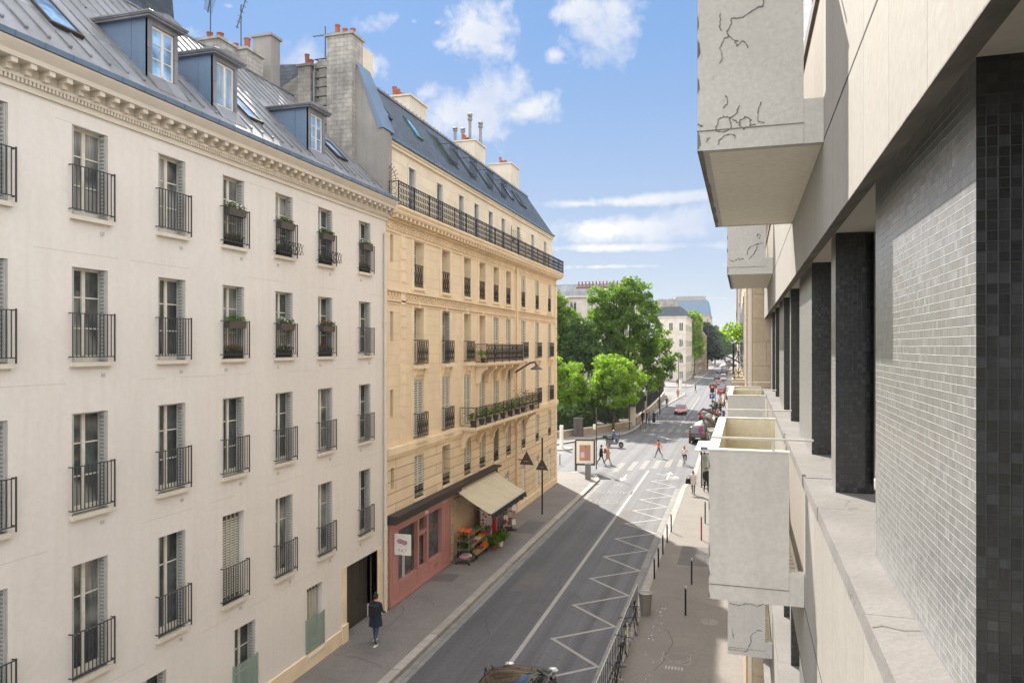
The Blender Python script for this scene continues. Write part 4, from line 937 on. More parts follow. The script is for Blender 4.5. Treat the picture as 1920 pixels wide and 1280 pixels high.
M['crackfill']=simple('dark_crack',(.17,.155,.14),.95)  # dark grey-brown colour of the crack lines
cracks([[(0.119, 2.251), (0.106, 2.205), (0.046, 2.178), (-0.013, 2.151), (-0.08, 2.15), (-0.09, 2.098), (-0.114, 2.066), (-0.1, 2.037), (-0.06, 1.997), (-0.037, 2.001)], [(-0.1, 2.037), (-0.134, 2.013), (-0.154, 1.966), (-0.141, 1.908), (-0.158, 1.861)], [(-0.06, 1.997), (-0.047, 1.96), (-0.003, 1.997), (0.02, 1.945)], [(-0.147, 2.078), (-0.158, 2.114), (-0.151, 2.19)], [(-0.181, 1.424), (-0.164, 1.5), (-0.127, 1.514), (-0.094, 1.497), (-0.08, 1.44), (-0.107, 1.421), (-0.147, 1.411), (-0.181, 1.424)], [(-0.094, 1.497), (-0.047, 1.528), (-0.033, 1.575)], [(-0.027, 1.477), (0.003, 1.495), (0.04, 1.478), (0.033, 1.437), (-0.007, 1.42), (-0.03, 1.443), (-0.027, 1.477)], [(-0.08, 1.489), (-0.033, 1.464)], [(0.033, 1.444), (0.069, 1.441)], [(0.099, 1.58), (0.083, 1.523), (0.086, 1.46), (0.122, 1.45)], [(-0.164, 1.324), (-0.158, 1.37), (-0.12, 1.387), (-0.067, 1.39), (-0.06, 1.361)], [(-0.239, 1.348), (-0.236, 1.376), (-0.215, 1.381)], [(-0.294, 1.476), (-0.277, 1.464), (-0.263, 1.463)], [(-0.12, 1.654), (-0.107, 1.6), (-0.134, 1.567)]],5.1,BAL[0]); cracks([[(-0.257, 1.556), (-0.201, 1.535), (-0.128, 1.57)], [(-0.11, 1.589), (-0.073, 1.559), (-0.018, 1.586)], [(0.046, 1.641), (0.055, 1.736), (0.109, 1.791), (0.236, 1.833), (0.2, 1.73), (0.145, 1.637), (0.073, 1.563)], [(0.218, 1.834), (0.326, 1.839)], [(0.209, 1.958), (0.236, 2.004), (0.272, 1.974), (0.245, 1.937), (0.254, 1.918)]],14.0,BAL[1],.006); cracks([[(-0.264, -4.741), (-0.103, -4.764), (0.037, -4.72), (0.15, -4.718), (0.224, -4.75), (0.335, -4.69)], [(-0.283, -5.593), (-0.151, -5.596), (0.037, -5.603), (0.112, -5.418), (0.103, -5.321), (0.224, -5.18), (0.317, -5.199)], [(-0.226, -5.211), (-0.188, -5.404)]],14.4,BAL[4],.006)
# chipped, stained outer edges of the boxes
for (y0,y1,b),ob in zip(((5.1,8.4,1.3),(14.0,17.5,1.3),(6.73,9.85,-2.19)),BAL):
    m=MB(); z=b
    while z<b+1.2:
        h_=R.uniform(.04,.16); w_=R.uniform(.006,.022); m.prism([(-.2985,z),(-.297+w_,z+h_*.3),(-.297+w_*.6,z+h_*.8),(-.2985,z+h_)],'y',y0-.0025,y0+.0)
        z+=h_+R.uniform(.05,.3)
    y=y0
    while y<y1: l_=R.uniform(.1,.3); m.box(-.3,-.27+R.uniform(0,.012),y,min(y1,y+l_),b-.004,b-.0005); y+=l_
    L(m).build('chipped_edge',['dirty'],ob)
m=MB()
for pts in ([(.47,1.75),(.5,1.82),(.545,1.80),(.55,1.9),(.575,1.95),(.60,1.92),(.63,1.96)],[(.52,2.2),(.545,2.3),(.56,2.28)],[(.46,3.1),(.5,3.13),(.56,3.1),(.63,3.12)],[(.46,1.02),(.52,1.05),(.6,1.0),(.64,1.04)]):
    for a,b in zip(pts,pts[1:]):
        dx,dy=b[0]-a[0],b[1]-a[1]; n_=math.hypot(dx,dy); nx,ny=-dy/n_*.0032,dx/n_*.0032; z=-1.0565; m.poly((a[0]-nx,a[1]-ny,z),(b[0]-nx,b[1]-ny,z),(b[0]+nx,b[1]+ny,z),(a[0]+nx,a[1]+ny,z))
L(m).build('ledge_crack',['crackfill'],mo)
# ================================================================= RIGHT-HAND NEIGHBOURS
nb=thing('stone_building','tan stone building with projecting balconies just beyond the modern building on the right','building',(.2,24,0))
m=MB(); m.box(.33,9,16.6,40,0,22); m.box(.20,.33,17.4,40,0,22); m.box(.36,.7,16.5,16.6,0,22); m.build('wall',['far_beige'],nb)
m=MB(); m.tube([(.29,16.75,0),(.29,16.75,21)],.055,8); 
for z in (3,9.35,14): m.tube([(.29,16.75,z),(.29,16.75,z+.1)],.07,8)
m.build('downpipe',['stucco2'],nb)
for fl in range(6):
    z=3.3+fl*3.05
    for y in range(19,40,3):
        if fl in (1,3): pass
        m=MB(); m.box(.17,.21,y-.55,y+.55,z+.2,z+2.3); w=m.build('window',['white_paint'],nb); MB().box(.15,.171,y-.45,y+.45,z+.3,z+2.2).build('pane',['pane'],w)
    if fl in (1,2,4): 
        m=MB(); y0,y1=(18.2,38) if fl!=2 else (20,30); m.box(-.12,.2,y0,y1,z,z+.16); b_=m.build('balcony',['far_beige'],nb); m=MB(); iron_panel(m,y0,y1,z+.2,z+1.1,-.09,0,.3); side_panel(m,-.1,.2,y0+.03,z+.2,z+1.1); m.build('railing',['iron'],b_)
def block(name,label,x0,x1,y0,y1,h,mt,side=1,fl=5,roof='zinc',rh=2.2,face_y=True,wy=3.2,chim=True,seed=0):
    t=thing(name,label,'building',((x0+x1)/2,(y0+y1)/2,0)); m=MB(); m.box(x0,x1,y0,y1,0,h); 
    m.build('wall',[mt],t); m=MB()
    for k in range(1,fl+1): m.box(x0-.1,x1+.1,y0-.1,y1+.1,h*k/fl-.15,h*k/fl)
    m.box(x0-.35,x1+.35,y0-.35,y1+.35,h,h+.25); m.build('string_courses',[mt],t)
    m=MB(); i=1.6; zz=h+.25; a=[(x0,y0),(x1,y0),(x1,y1),(x0,y1)]; b=[(x0+i,y0+i),(x1-i,y0+i),(x1-i,y1-i),(x0+i,y1-i)]
    for q in range(4): w=(q+1)%4; m.poly((*a[q],zz),(*a[w],zz),(*b[w],zz+rh),(*b[q],zz+rh))
    m.poly(*[(*q,zz+rh) for q in b]); m.build('roof',[roof],t)
    fx=x1 if side>0 else x0
    for k in range(fl):
        z=h*k/fl+.7
        y=y0+1.6
        while y<y1-1:
            f=MB(); a_,b_=sorted((fx-.05*side,fx+.04*side)); f.box(a_,b_,y-.55,y+.55,z,z+2.0); f.box(a_,b_+.08 if side>0 else b_,y-.7,y+.7,z-.12,z-.003)
            w=f.build('window',['white_paint'],t); a_,b_=sorted((fx+.03*side,fx+.06*side)); MB().box(a_,b_,y-.42,y+.42,z+.08,z+1.92).build('pane',['pane'],w); y+=wy
        if face_y:
            x=x1-1.3
            while x>x0+1:
                f=MB(); f.box(x-.62,x+.62,y0-.04,y0+.05,z,z+2.5); f.box(x-.65,x+.65,y0-.14,y0+.02,z-.14,z-.003); w=f.build('window',['white_paint'],t); q=MB(); q.box(x-.52,x-.06,y0-.06,y0-.03,z+.1,z+2.4); q.box(x+.06,x+.52,y0-.06,y0-.03,z+.1,z+2.4); q.build('pane',['pane'],w); x-=3.0
    if chim: stack(t,x0+.4,x1-2.4,y0+3,y0+4.2,h,h+rh+2.4,'old_stone',6,seed=seed)
    return t
block('stone_building','white stone four-storey building with a slate roof standing across the junction beyond the trees','_',0,0,0,0,0,'far_white') if False else None
def b2(*a,**k):
    t=block(*a,**k); t['category']='building'; return t
b2('stone_building','white four-storey stone building with a hipped slate roof, right of the large green tree',-24,-14.6,229,262,19.3,'far_white',fl=4,roof='slate',rh=3.0,seed=21)
b2('stone_building','narrow brown stone building beyond the bright green street tree',-25,-13.8,285,330,19,'far_brown',fl=5,seed=22)
b2('stone_building','tan stone building between the brown building and the dark cedar',-24,-12.9,331,350,15,'far_beige',fl=4,seed=23,chim=False)
b2('stone_building','pale far building with a tall blue mansard roof behind the dark cedar',-34,-14.5,440,480,28,'far_beige',fl=6,roof='zinc_blue',rh=9,seed=24)
b2('stone_building','white building with a brick chimney wall, mostly hidden behind the garden trees',-42,-17,128,142,19.0,'far_white',fl=5,seed=25,chim=False)
b2('brick_building','brown roofed building just visible behind the corner of the cream stone building',-60,-28.4,120,127,18.0,'brick',fl=5,roof='far_brown',rh=1.5,seed=26,chim=False)
t=[o for o in D.objects if o.get('label','').startswith('white building with a brick')][0]
m=MB(); m.box(-27,-18,129,129.7,19,20.9); wl=m.build('brick_wall',['brick'],t)
for i in range(14): MB().lathe((-26.6+i*.62,129.35,20.9),[(.13,0),(.11,.8),(.14,.82),(.14,.95)],8).build('chimney_pot',['terracotta'],wl)
b2('stone_building','row of tan buildings on the right side of the street beyond the first balconied one',.5,12,40.5,120,20,'far_beige',side=-1,fl=6,seed=27,wy=4)
b2('stone_building','pale building far down the right side of the street',.3,12,125,240,21,'far_white',side=-1,fl=6,seed=28,wy=6)
b2('stone_building','farthest building on the right side of the street',.2,12,250,420,22,'far_beige',side=-1,fl=6,seed=29,wy=9)
# ================================================================= TREES
rng=np.random.default_rng(5)
def leaf_mesh(name,centers,size,mt,n_per,spread,flat=.6):
    c=np.repeat(np.array(centers),n_per,axis=0); N=len(c)
    off=rng.normal(size=(N,3)); off/= np.linalg.norm(off,axis=1)[:,None]+1e-9; off*= (rng.random((N,1))**.45)*np.array(spread)*1.0; off[:,2]*=.75
    p=c+off; out=off/(np.linalg.norm(off,axis=1)[:,None]+1e-9)
    nrm=out*.55+rng.normal(size=(N,3))*.6+np.array([0,0,.45]); nrm/=np.linalg.norm(nrm,axis=1)[:,None]
    u=np.cross(nrm,rng.normal(size=(N,3))); u/=np.linalg.norm(u,axis=1)[:,None]; v=np.cross(nrm,u)
    s=size*(.6+.8*rng.random((N,1))); a=u*s; b=v*s*flat
    q=np.stack([p-a,p-b*.9-a*.1,p+a,p+b*.9-a*.1],1).reshape(-1,3)
    me=D.meshes.new(name); me.vertices.add(4*N); me.vertices.foreach_set('co',q.ravel()); me.loops.add(4*N); me.loops.foreach_set('vertex_index',np.arange(4*N))
    me.polygons.add(N); me.polygons.foreach_set('loop_start',np.arange(N)*4); me.polygons.foreach_set('loop_total',np.full(N,4)); me.update(); me.validate(); me.materials.append(M[mt]); return me
def tree(name,label,loc,h,blobs,mt,nclump,nleaf,size,clump=1.0,trunk_r=.25,z0=0,group=None,cat='tree',flat=.6):
    """blobs: crown lobes (dx,dy,z,rx,ry,rz)"""
    t=thing(name,label,cat,(loc[0],loc[1],z0),group=group); cs=[]; w=np.array([b[3]*b[4]*b[5] for b in blobs])**.8; w/=w.sum()
    for b,k in zip(blobs,w):
        for i in range(max(4,int(nclump*k))):
            d=rng.normal(size=3); d/=np.linalg.norm(d); r=.5+.52*rng.random()**.7+(.28*rng.random() if rng.random()<.12 else 0)
            cs.append((b[0]+d[0]*b[3]*r,b[1]+d[1]*b[4]*r,b[2]+d[2]*b[5]*r))
    me=leaf_mesh('crown',cs,size,mt,nleaf,clump,flat); o=D.objects.new('crown',me); COL.objects.link(o); o.parent=t
    m=MB(); zt=min(b[2] for b in blobs); m.tube([(0,0,0),(.05,.05,zt*.5),(0,0,zt)],trunk_r,8,r1=trunk_r*.7)
    for b in blobs:
        q=Vector((b[0],b[1],b[2])); s=Vector((0,0,zt*.9)); m.tube([s,s.lerp(q,.5)+Vector((0,0,.4)),q],trunk_r*.5,6,r1=.05)
        for i in range(5):
            d=Vector(rng.normal(size=3)).normalized(); m.tube([s.lerp(q,.7),q+Vector((d.x*b[3],d.y*b[4],d.z*b[5]))*.8],trunk_r*.2,5,r1=.02)
    m.build('trunk',['bark'],t,world=False); return t
tree('street_tree','bright lime-green round tree on the corner pavement beside the stone gate pillar',(-14.6,92.0),10,[(0,0,6.9,2.7,2.7,2.6),(1.9,1,6.3,1.9,2.2,1.9),(-2.0,0,5.4,1.6,2.0,1.9),(.8,-.5,4.3,2.4,2.4,1.2),(-1.2,.4,8.0,1.3,1.4,1.3)],'leafA',240,38,.18,.56,.15)
tree('street_tree','bright lime-green tree nearest the corner of the cream stone building',(-20.4,92.0),10,[(0,0,6.0,2.4,2.4,2.8),(-2.5,0,7.0,2.2,2.2,2.4),(1.6,0,4.3,2.0,2.2,1.8),(-1,0,3.8,2.4,2,1.4)],'leafA',240,38,.18,.58,.15)
tree('park_tree','tallest broad green tree of the garden, its crown rising above all the others',(-15.2,108),20.7,[(.8,0,18.2,2.6,2.6,2.2),(-1.6,0,17.2,2.4,2.4,1.9),(-4.2,0,17.9,1.6,1.8,1.2),(-3.3,0,14.4,2.6,2.8,2.2),(2.2,0,15.2,2.5,2.8,2.4),(-.6,0,13.2,3.0,3,2.6),(3.6,1,11.6,2.6,3,2.4),(-4.4,0,11,2.6,2.6,2.2),(.9,0,9.6,3.0,3,2.4),(4.6,1,8.2,2.2,2.4,2.0),(3.4,1,5.6,2.0,2,1.5),(-2.8,0,8,2.6,2.6,2)],'leafB',760,36,.23,.72,.38)
tree('park_tree','dark green tree of the garden between the tallest tree and the bright corner trees',(-21.4,104),15,[(0,0,11.2,2.2,2.4,2.0),(1.6,0,9.0,2.4,2.4,2.0),(-1.6,0,8,2.4,2.4,2.4),(.5,0,13.2,1.5,1.6,1.2)],'leafC',330,42,.19,.75,.28)
tree('park_tree','green tree at the left of the garden, half hidden by the cream stone building',(-24.6,105),18.6,[(-.4,0,16.2,2.0,2.2,2.1),(1.2,0,13.9,2.2,2.2,1.8),(-1,0,11.5,2.6,2.6,2.2),(.6,0,9.2,2.6,2.6,2.0),(-1.5,0,7.4,2.6,2.6,1.8)],'leafB',420,36,.23,.7,.26)
tree('street_tree','sunlit yellow-green tree between the white stone building and the brown one',(-14.2,272),24,[(0,0,17.5,2.6,3,4.8),(.6,0,11,2.6,3,5),(-1.4,0,20,3,3,3)],'leafA',130,30,.5,1.3,.3)
tree('cedar_tree','dark cedar leaning over the far pavement in front of the pale mansard building',(-12.8,352),22,[(0,0,14,4.2,5,2.2),(1.0,0,10,5.2,5,1.8),(2.0,0,6.5,5.2,5,1.5),(-1,0,18,3.0,4,3.0)],'leafD',200,40,.6,1.7,.5)
tree('park_tree','grey-green tree at the far end of the street, left of the sky gap',(-12.5,470),24,[(0,0,17,6,6,6),(3,0,11,6,6,5),(-6,0,16,6,6,5)],'leafC',120,40,.9,2.4,.5)
tree('park_tree','farthest dark tree closing the street on the horizon',(-9,640),22,[(0,0,10,9,6,6),(12,0,8,9,6,5),(-14,0,12,9,6,7)],'leafC',110,40,1.2,3,.6)
# hedge behind the fence
hd=D.objects.new('hedge',leaf_mesh('hedge',[(x_+rng.normal()*.4,y_+rng.normal()*.4,.6+rng.random()*2.6) for (xa,ya),(xb,yb) in (((-32,80.5),(-20.2,85)),((-20.2,85),(-15.2,97)),((-15.2,97),(-16.2,160))) for f in np.linspace(0,1,70) for x_,y_ in ((xa+(xb-xa)*f,ya+(yb-ya)*f),)],.3,'leafC',40,.9)); COL.objects.link(hd); tag(hd,'dark hedge and undergrowth filling the garden behind the iron fence',kind='stuff')
# ================================================================= GARDEN WALL, FENCE
gp=[(-60,79.5),(-25,80.6),(-19.5,82.6),(-16.1,89.0),(-13.2,97.2)]; gq=[(-13.1,99.2),(-13.25,120),(-14.0,145),(-14.8,161)]
def fencewall(name,label,P,hw,hf,step=.6):
    t=thing(name,label,'fence',(*P[len(P)//2],0)); w=MB(); f=MB(); c=MB()
    for a,b in zip(P,P[1:]):
        a=Vector((*a,0)); b=Vector((*b,0)); d=(b-a).normalized(); n=Vector((-d.y,d.x,0))*.2
        w.prism([(q.x,q.y) for q in (a-n,b-n,b+n,a+n)],'z',0,hw); n2=n*1.3; c.prism([(q.x,q.y) for q in (a-n2,b-n2,b+n2,a+n2)],'z',hw,hw+.1)
        k=int((b-a).length/step)
        for i in range(k+1): p=a+(b-a)*i/max(k,1); f.box(p.x-.014,p.x+.014,p.y-.014,p.y+.014,hw,hw+hf)
        for z in (hw+.2,hw+hf-.2): f.tube([(a.x,a.y,z),(b.x,b.y,z)],.02,4)
    w.build('low_wall',['wall_low'],t); c.build('coping',['stucco2'],t); f.build('iron_railing',['iron'],t); return t
fencewall('garden_fence','low stone wall with black iron railings curving round the garden corner below the trees',gp,.75,1.9,.22)
fencewall('garden_fence','stone wall with tall black railings running along the far pavement past the gate pillar',gq,.9,2.3,.3)
t=thing('gate_pillar','pale stone gate pillar with a dark notice at the garden corner','pillar',(-13.1,98.2,0)); m=MB(); m.box(-13.5,-12.7,97.8,98.6,0,3.9); m.box(-13.6,-12.6,97.7,98.7,3.9,4.1); m.prism([(-13.6,4.1),(-12.6,4.1),(-13.1,4.5)],'y',97.7,98.7); m.build('shaft',['stucco2'],t); m=MB(); m.box(-13.7,-12.5,97.6,97.65,2.6,3.2); m.build('notice',['back_sign'],t)
# ================================================================= PEOPLE
def person(label,x,y,rz,h=1.7,top='black_cloth',legs='jeans',shoe='rubber',hair='hair_dark',stride=.5,arm=(.25,-.25),coat=None,longhair=False,sit=None,z0=KZ,bent=None,fingers=False,skirt=None,group=None,bun=False,extra=None):
    """facing local +y. arm: forward swing of left and right arm; sit: seat height"""
    k=h/1.75; J={}; E=[]; Rr={}
    def v(n,p,r,par=None): J[n]=Vector(p); Rr[n]=r; 
    hz_=.93 if sit is None else sit+.12; ly=0
    v('pel',(0,0,hz_),(.15,.115)); lean=.02 if sit is None else .12
    v('sp',(0,lean*.5,hz_+.22),(.13,.10)); v('ch',(0,lean,hz_+.42),(.165,.115)); v('nk',(0,lean+.01,hz_+.57),(.055,.055)); v('hd0',(0,lean+.035,hz_+.635),(.066,.075)); v('hd1',(0,lean+.035,hz_+.71),(.078,.095)); v('hd2',(0,lean+.02,hz_+.78),(.06,.075))
    v('nose',(0,lean+.135,hz_+.685),(.014,.016))
    E+= [('pel','sp','t'),('sp','ch','t'),('ch','nk','h'),('nk','hd0','h'),('hd0','hd1','h'),('hd1','hd2','h'),('hd1','nose','h')]
    for s,nm,st in ((-1,'l',stride),(1,'r',-stride)):
        if sit is None:
            hip=(s*.095,0,.90); f=st; kn=(s*.10,.28*f+.03,.50+abs(f)*.01); 
            an=(s*.10,.52*f-(.10 if f<0 else 0),.085+(.09 if f<0 else 0)*min(1,abs(f)*2)); to=(s*.115,an[1]+.15,.035+(0 if f>=0 else .0))
        else:
            hip=(s*.10,.02,hz_-.03); kn=(s*.15,.42,hz_-.02+ (st*.2)); an=(s*.13,.38,hz_-.45+(st*.2)); to=(s*.13,.53,hz_-.50+(st*.2))
        v('hip'+nm,hip,(.095,.095)); v('kn'+nm,kn,(.06,.065)); v('an'+nm,an,(.04,.045)); v('to'+nm,to,(.038,.03))
        E+= [('pel','hip'+nm,'l'),('hip'+nm,'kn'+nm,'l'),('kn'+nm,'an'+nm,'l'),('an'+nm,'to'+nm,'f')]
        a=arm[0] if s<0 else arm[1]; shz=hz_+.47; bend=.5 if bent is None else bent
        sh=(s*.19,lean,shz); el=(s*.25,lean+.27*math.sin(a),shz-.28*math.cos(a)); wa=a+bend*(1 if a>=-.1 else .4); wr=(s*.24,el[1]+.25*math.sin(wa),el[2]-.25*math.cos(wa)); hn=(s*.235,wr[1]+.08*math.sin(wa),wr[2]-.08*math.cos(wa))
        v('sh'+nm,sh,(.062,.062)); v('el'+nm,el,(.045,.045)); v('wr'+nm,wr,(.028,.03)); v('hn'+nm,hn,(.036,.022)); E+= [('ch','sh'+nm,'t'),('sh'+nm,'el'+nm,'t'),('el'+nm,'wr'+nm,'t'),('wr'+nm,'hn'+nm,'s')]
        if fingers:
            d=Vector(hn)-Vector(wr); d.normalize()
            for i in range(4):
                o_=Vector((0,(i-1.5)*.019,0)); q=Vector(hn)+o_+d*(.075-.008*abs(i-1.4)); v(f'f{nm}{i}',q+Vector((-s*.02,0,0)),(.009,.009)); E.append(('hn'+nm,f'f{nm}{i}','s'))
            q=Vector(wr)+d*.05+Vector((-s*.015,.045,0)); v('th'+nm,q,(.010,.010)); E.append(('hn'+nm,'th'+nm,'s'))
    names=list(J); idx={n:i for i,n in enumerate(names)}
    me=D.meshes.new('person'); me.from_pydata([tuple(J[n]*k) for n in names],[(idx[a],idx[b]) for a,b,_ in E],[]); o=D.objects.new('person',me); COL.objects.link(o)
    md=o.modifiers.new('skin','SKIN'); md.use_smooth_shade=True
    for i,n in enumerate(names): sv=me.skin_vertices[0].data[i]; sv.radius=(Rr[n][0]*k,Rr[n][1]*k); sv.use_root=(n=='pel')
    ss=o.modifiers.new('sub','SUBSURF'); ss.levels=1; ss.render_levels=1
    bpy.context.view_layer.update(); dg=bpy.context.evaluated_depsgraph_get(); bm=D.meshes.new_from_object(o.evaluated_get(dg)); o.modifiers.clear(); o.data=bm; bm.name='body'; D.meshes.remove(me)
    bm.materials.clear()
    for q in ('skin',top,legs,shoe): bm.materials.append(M[q])
    mi={'h':0,'s':0,'t':1,'l':2,'f':3}; seg=[(J[a]*k,J[b]*k,mi[c]) for a,b,c in E]
    for p in bm.polygons:
        c=p.center; best=9; w=0
        for a,b,m_ in seg:
            d=b-a; t=max(0,min(1,(c-a).dot(d)/max(1e-9,d.length_squared))); q=(c-a-d*t).length
            if q<best: best=q; w=m_
        if w==0 and c.z<(hz_+.56)*k and abs(c.x)<.2*k: w=1
        p.material_index=w; p.use_smooth=True
    o.location=(x,y,z0); o.rotation_euler=(0,0,rz); tag(o,label,'person',group)
    m=MB(); hc=J['hd1']*k; m.ball((hc.x,hc.y-.022*k,hc.z+.022*k),.108*k,12,(.88,1.0,1.02)); 
    if longhair: m.ball((hc.x,hc.y-.06*k,hc.z-.13*k),.12*k,10,(.85,.6,1.5))
    if bun: m.ball((hc.x,hc.y-.05*k,hc.z+.13*k),.055*k,8)
    m.build('hair',[hair],o,smooth=True,world=False)
    if coat is not None:
        m=MB(); rows=[]; C=J['ch']*k; zs=[coat*k,(coat+.9)/2*k,.95*k,1.12*k,1.32*k,1.46*k]; W=[.25,.24,.215,.21,.215,.12]; Dp=[.20,.19,.17,.155,.15,.10]
        for i in range(5):
            for a in range(14):
                t0,t1=2*pi*a/14,2*pi*(a+1)/14
                def q(i_,t): return (math.cos(t)*W[i_]*k*(1+.04*math.sin(3*t)),math.sin(t)*Dp[i_]*k+lean*.5*k,zs[i_])
                m.poly(q(i,t0),q(i,t1),q(i+1,t1),q(i+1,t0))
        m.build('coat',[top],o,smooth=True,world=False)
    if skirt is not None:
        m=MB(); m.lathe((0,0,0),[(.24*k,skirt*k),(.2*k,.75*k),(.15*k,1.0*k)],14); m.build('skirt',[legs],o,smooth=True,world=False)
    return o
per=person('person in a dark padded coat with a hair bun walking past the garage door',-12.0,23.44,rad(4),1.72,'navy_cloth','jeans','rubber','hair_dark',.38,(.15,.1),.62,bun=True,fingers=True,bent=1.1)
m=MB(); m.box(-.13,.13,-.30,-.14,1.02,1.38); m.build('backpack',['black_cloth'],per,world=False)
m=MB(); 
for an,st in (('l',.38),('r',-.38)): s=-1 if an=='l' else 1; yy=.52*st*.98-(.1 if st<0 else 0); m.box(s*.11-.045,s*.11+.045,yy-.06,yy+.19,-.01,.025)
m.build('white_soles',['white_sign'],per,world=False)
person('person in a bright orange jacket and grey trousers striding over the junction',-6.99,70.99,rad(75),1.72,'orange_cloth','grey_cloth','rubber','hair_dark',.55,(.9,-.6),z0=0,fingers=True)
person('person in a pale jacket and dark trousers carrying a black handbag on the pavement',-2.88,53.4,rad(170),1.68,'white_cloth','grey_cloth','rubber','hair_blond',.3,(.2,-.2),.72,longhair=True,fingers=True)
person('person in a black suit jacket and dark trousers standing by the bus shelter glass',-2.05,54.5,rad(200),1.78,'black_cloth','black_cloth','rubber','hair_dark',.18,(.05,.1),.8,fingers=True)
person('person in a rust skirt half hidden behind the bus shelter',-2.5,62.5,rad(15),1.66,'grey_cloth','orange_cloth','rubber','hair_dark',.2,(.1,.1),skirt=.45)
person('person in a black coat walking on the left of a pair at the near crossing',-11.5,65.6,rad(-80),1.72,'black_cloth','black_cloth','rubber','hair_dark',.55,(.4,-.4),.75,z0=0)
p_=person('person in a long camel coat with a dark red rucksack at the near crossing',-10.95,65.9,rad(-78),1.68,'tan_cloth','black_cloth','rubber','hair_blond',.5,(.3,-.3),.5,longhair=True,z0=0)
m=MB(); m.box(-.14,.14,-.32,-.15,1.0,1.38); m.build('rucksack',['red_cloth'],p_,world=False)
hb=thing('handbag','black shoulder bag held by the person in the pale jacket','bag',(-3.22,53.35,1.0)); m=MB(); m.prism([(-3.42,.75+KZ),(-3.05,.75+KZ),(-3.1,1.1+KZ),(-3.36,1.1+KZ)],'y',53.25,53.42); m.build('bag_body',['black_cloth'],hb); m=MB(); m.tube([(-3.34,53.33,1.2),(-3.2,53.33,1.5),(-3.1,53.33,1.2)],.012,5); m.build('strap',['black_cloth'],hb)
for lb,x,y,rz,tp,lg,hh,kw in (
 ('person in a white top standing closest to the stone gate pillar',-12.75,98.9,0,'white_cloth','grey_cloth',1.72,{}),
 ('person in black at the far crossing, left one of the two dark figures',-11.95,100,2.9,'black_cloth','black_cloth',1.78,{}),
 ('person in a dark jacket and jeans, right one of the two dark figures',-11.5,100.3,2.7,'navy_cloth','jeans',1.74,{}),
 ('person in a grey jacket and pale jeans waiting at the kerb by the far crossing',-10.85,98.1,3.1,'grey_cloth','jeans',1.75,{}),
 ('person in a long black dress waiting nearest the kerb at the far crossing',-10.6,101.2,.2,'black_cloth','black_cloth',1.66,dict(skirt=.2)),
 ('person in a brown coat on the far left pavement beyond the red car',-11.3,153.6,.1,'tan_cloth','grey_cloth',1.9,dict(coat=.6)),
 ('person in black crossing the empty junction behind the red car',-8.8,172.1,1.4,'black_cloth','grey_cloth',1.9,{}),
 ('person in dark red in front of the white stone building',-15.2,204,1.2,'red_cloth','black_cloth',1.8,{}),
 ('person walking between the fence and the kerb beyond the white stone building',-12.9,238,.1,'black_cloth','jeans',1.8,{}),
 ('person in black standing alone by the parking sign',-2.9,119,.3,'black_cloth','black_cloth',1.8,{}),
 ('person in navy beside the one in black near the parking sign',-2.35,121,2.9,'navy_cloth','black_cloth',1.75,{}),
 ('person in red at the edge of the crowded right pavement',-1.9,126,1.0,'red_cloth','jeans',1.7,{}),
 ('person in white among the crowd on the right pavement',-2.6,140,2.0,'white_cloth','grey_cloth',1.7,{}),
 ('person in a tan jacket among the crowd on the right pavement',-2.0,146,.4,'tan_cloth','black_cloth',1.8,{}),
 ('person in a blue top walking close to the buildings on the right pavement',-1.7,107,2.9,'blue_cloth','jeans',1.72,{}),
 ('person in a cream coat behind the parking sign',-2.7,132,.2,'tan_cloth','black_cloth',1.7,dict(coat=.6)),
 ('person in a dark red coat in the crowd on the right pavement',-3.0,152,2.8,'red_cloth','black_cloth',1.75,dict(coat=.6)),
 ('person in black with pale trousers in the crowd on the right pavement',-1.6,136,1.2,'black_cloth','white_cloth',1.8,{}),
 ('person in olive and grey walking down the left pavement by the railings',-12.4,126,3.0,'grey_cloth','grey_cloth',1.75,{}),
 ('person in black close to the far left kerb before the zebra',-11.3,128.6,0,'black_cloth','jeans',1.78,{}),
 ('person in grey farthest up the crowded right pavement',-2.4,168,0,'grey_cloth','black_cloth',1.8,{})):
    person(lb,x,y,rz,hh,tp,lg,'rubber','hair_dark',R.uniform(.1,.45),(R.uniform(0,.4),R.uniform(-.4,0)),**kw)
